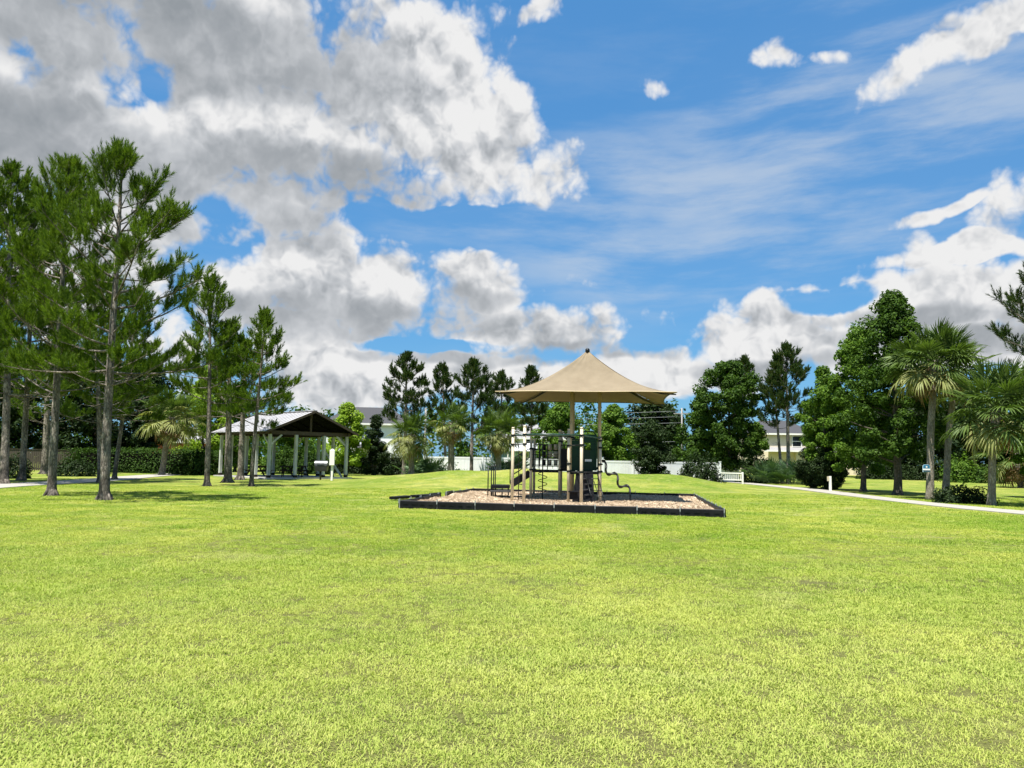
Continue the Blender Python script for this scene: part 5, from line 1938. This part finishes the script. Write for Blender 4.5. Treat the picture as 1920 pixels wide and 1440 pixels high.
# ------------------------------------------------------------------ houses
def window(parent, c, w, h, ang, base, depth=0.06, rows=2):
    """window facing local -Y of the wall: frame, panes"""
    ca, sa = math.cos(ang), math.sin(ang)
    m_ = Matrix.Rotation(ang, 4, 'Z')
    o = MB().box((0, 0.02, 0), (w, 0.03, h)).build('window', MAT['glass'], parent)
    o.matrix_local = Matrix.Translation(Vector(c) - base) @ m_
    f = MB()
    for x in (-w / 2, w / 2):
        f.box((x, -0.02, 0), (0.09, 0.06, h + 0.18))
    for k in range(rows + 1):
        f.box((0, -0.021, -h / 2 + h * k / rows), (w, 0.06, 0.08))
    f.build('frame', MAT['white_paint'], o)
    return o


def gable_house(name, c, ang, w, d, h, rise, wallm, roofm, label, over=0.4, hip=0.0, cat='house'):
    """box with a ridge along local X; hip > 0 slopes the ends"""
    root = empty(name, c, label, cat, None, ang)
    MB().box((0, 0, h / 2), (w, d, h)).build('wall', wallm, root)
    wo_, do_ = w / 2 + over, d / 2 + over
    rx = wo_ - hip
    rf = MB()
    e = h - 0.05
    A1, B1, C1, D1_ = (-wo_, -do_, e), (wo_, -do_, e), (wo_, do_, e), (-wo_, do_, e)
    R1, R2 = (-rx, 0, h + rise), (rx, 0, h + rise)
    rf.slab([A1, B1, R2, R1], 0.12)
    rf.slab([C1, D1_, R1, R2], 0.12)
    if hip:
        rf.slab([B1, C1, R2], 0.12)
        rf.slab([D1_, A1, R1], 0.12)
    else:
        rf.add([(-w / 2, -d / 2, h), (-w / 2, d / 2, h), (-w / 2, 0, h + rise - 0.15)], [(0, 2, 1)], 1)
        rf.add([(w / 2, -d / 2, h), (w / 2, d / 2, h), (w / 2, 0, h + rise - 0.15)], [(0, 1, 2)], 1)
    o = rf.build('roof', [roofm, wallm], root)
    fa = MB()
    fa.box((0, -do_ - 0.02, e - 0.1), (2 * wo_, 0.05, 0.2))
    fa.build('fascia', MAT['white_paint'], o)
    return root


hc = on(690, 94)
hw = gable_house('house', hc, R(8), 9.5, 9, 5.6, 2.1, MAT['wall_white'], MAT['shingle'], 'two-storey white house with a dark grey roof behind the pavilion', hip=2.6)
for x, z in ((-2.8, 4.2), (0.2, 4.2), (-2.8, 1.5)):
    window(hw, (x, -4.52, z), 1.1, 1.4, 0, Vector())
MB().slab([(-1.5, -6.6, 2.7), (2.0, -6.6, 2.7), (2.0, -4.5, 3.1), (-1.5, -4.5, 3.1)], 0.1).build('porch_roof', MAT['shingle'], hw)
for x in (-1.4, 1.9):
    MB().box((x, -6.5, 1.35), (0.16, 0.16, 2.7)).build('porch_post', MAT['white_paint'], hw)

bc = on(968, 84)
bh = gable_house('blue_shed', bc, R(-4), 5.2, 3.4, 2.9, 0.5, MAT['wall_blue'], MAT['white'], 'low blue-grey outbuilding with white trim behind the palm on the mound', over=0.25)
for x in (-2.58, 2.58):
    MB().box((x, -1.71, 1.45), (0.12, 0.06, 2.9)).build('corner_trim', MAT['white_paint'], bh)
window(bh, (0.9, -1.72, 1.9), 0.9, 0.9, 0, Vector())
MB().slab([(-0.8, -3.4, 2.55), (3.2, -3.4, 2.55), (3.2, -1.6, 2.95), (-0.8, -1.6, 2.95)], 0.08).build('awning', MAT['white'], bh)
for x in (-0.7, 3.1):
    MB().box((x, -3.3, 1.25), (0.1, 0.1, 2.5)).build('awning_post', MAT['white_paint'], bh)
hb = gable_house('house', on(1000, 100), R(12), 8, 8, 4.4, 1.8, MAT['wall_white'], MAT['shingle_pale'], 'pale house showing between the play tower posts above the trees', hip=2.0)
window(hb, (-1.5, -4.02, 3.6), 1.0, 1.2, 0, Vector())
window(hb, (1.5, -4.02, 3.6), 1.0, 1.2, 0, Vector())

cc_ = on(1500, 96)
ch = gable_house('house', on(1452, 98), R(-3), 7.2, 8, 5.0, 1.7, MAT['wall_cream'], MAT['shingle'], 'cream two-storey house with a dark roof behind the dense pine', hip=2.2)
window(ch, (1.6, -4.02, 4.0), 1.1, 1.3, 0, Vector())
wing = MB().box((5.6, -1.4, 1.45), (8.6, 6.5, 2.9)).build('wall', MAT['wall_cream'], ch)
MB().slab([(-2.6, -5.0, 2.85), (10.2, -5.0, 2.85), (8.6, -1.4, 4.4), (0.5, -1.4, 4.4)], 0.12).build('roof', MAT['shingle_pale'], ch)
MB().slab([(10.2, -5.0, 2.85), (10.2, 2.2, 2.85), (8.6, -1.4, 4.4)], 0.12).build('roof', MAT['shingle_pale'], ch)
MB().box((3.8, -5.05, 2.80), (12.8, 0.06, 0.2)).build('fascia', MAT['white_paint'], ch)
window(ch, (8.6, -4.68, 1.72), 1.3, 1.7, 0, Vector())
window(ch, (4.0, -4.68, 1.72), 1.3, 1.7, 0, Vector())

br = gable_house('brick_house', on(345, 96), R(5), 8, 7, 3.2, 1.9, MAT['brick'], MAT['shingle_pale'], 'red brick house glimpsed behind the leaning palm', over=0.3)
window(br, (1.8, -3.52, 1.7), 1.5, 1.3, 0, Vector())

# ---- white boat parked behind the fence
bt = on(1172, 80)
boat = empty('parked_boat', Vector((bt.x, 78, 0)), 'white boat with a small metal rail showing over the white fence', 'boat')
hull = MB()
sec = []
for x, w, zt, zb in ((-2.2, 0.75, 1.95, 0.9), (-0.8, 0.85, 1.92, 0.85), (1.0, 0.75, 1.95, 0.9), (2.1, 0.4, 2.02, 1.1), (2.6, 0.05, 2.08, 1.5)):
    sec += [(x, -w, zt), (x, -w * 0.8, (zt + zb) / 2), (x, 0, zb), (x, w * 0.8, (zt + zb) / 2), (x, w, zt)]
fs = []
for i in range(4):
    for j in range(4):
        a = i * 5 + j
        fs.append((a, a + 1, a + 6, a + 5))
    fs.append((i * 5 + 4, i * 5, i * 5 + 5, i * 5 + 9))
fs.append((0, 4, 3, 2))
hull.add(sec, [f for f in fs if len(f) == 4])
hull.build('hull', MAT['white'], boat)
wr = MB()
for y in (-0.5, 0.5):
    wr.tube([(-1.5, y, 1.9), (-1.25, y, 2.45), (-0.8, y, 2.5), (-0.5, y, 1.9)], 0.03, 6)
wr.tube([(-1.25, -0.5, 2.45), (-1.25, 0.5, 2.45)], 0.03, 6)
wr.build('rail', MAT['white'], boat)
MB().box((-1.0, 0, 2.08), (0.7, 0.9, 0.35)).build('console', MAT['white'], boat, bevel=0.03)
for x in (-1.2, 0.8):
    MB().box((x, 0, 0.45), (0.12, 1.2, 0.9)).build('trailer_support', MAT['stake'], boat)

# ---- utility pole and wires
upb = on(1279, 76)
pole = empty('utility_pole', upb, 'slim utility pole beside the broad leafy tree', 'utility pole')
MB().tube([(0, 0, -0.1), (0, 0, 6.9)], [0.09, 0.07], 10).build('pole', MAT['pole_wood'], pole, True)
MB().box((0, 0, 6.35), (1.6, 0.1, 0.1)).build('crossarm', MAT['pole_wood'], pole)
for k, z in enumerate((6.62, 6.06, 5.45, 3.6)):
    far = upb + Vector((-26.0, 6.0, z - 0.25 + 0.1 * k))
    near = upb + Vector((0, 0, z))
    p = [near.lerp(far, t) + Vector((0, 0, -0.5 * 4 * t * (1 - t) * 0.5)) for t in np.linspace(0, 1, 14)]
    w = MB().tube([q - upb for q in p], 0.016, 5).build('utility_wire', MAT['wire'], None, True, upb)
    tag(w, ('topmost', 'second', 'third', 'lowest')[k] + ' overhead wire running to the utility pole', 'wire', 'overhead wires')
far_pole = upb + Vector((-26.0, 6.0, 0))
pole2 = empty('utility_pole', far_pole, 'utility pole hidden among the pines behind the mound', 'utility pole')
MB().tube([(0, 0, -0.1), (0, 0, 6.9)], [0.13, 0.10], 10).build('pole', MAT['pole_wood'], pole2, True)
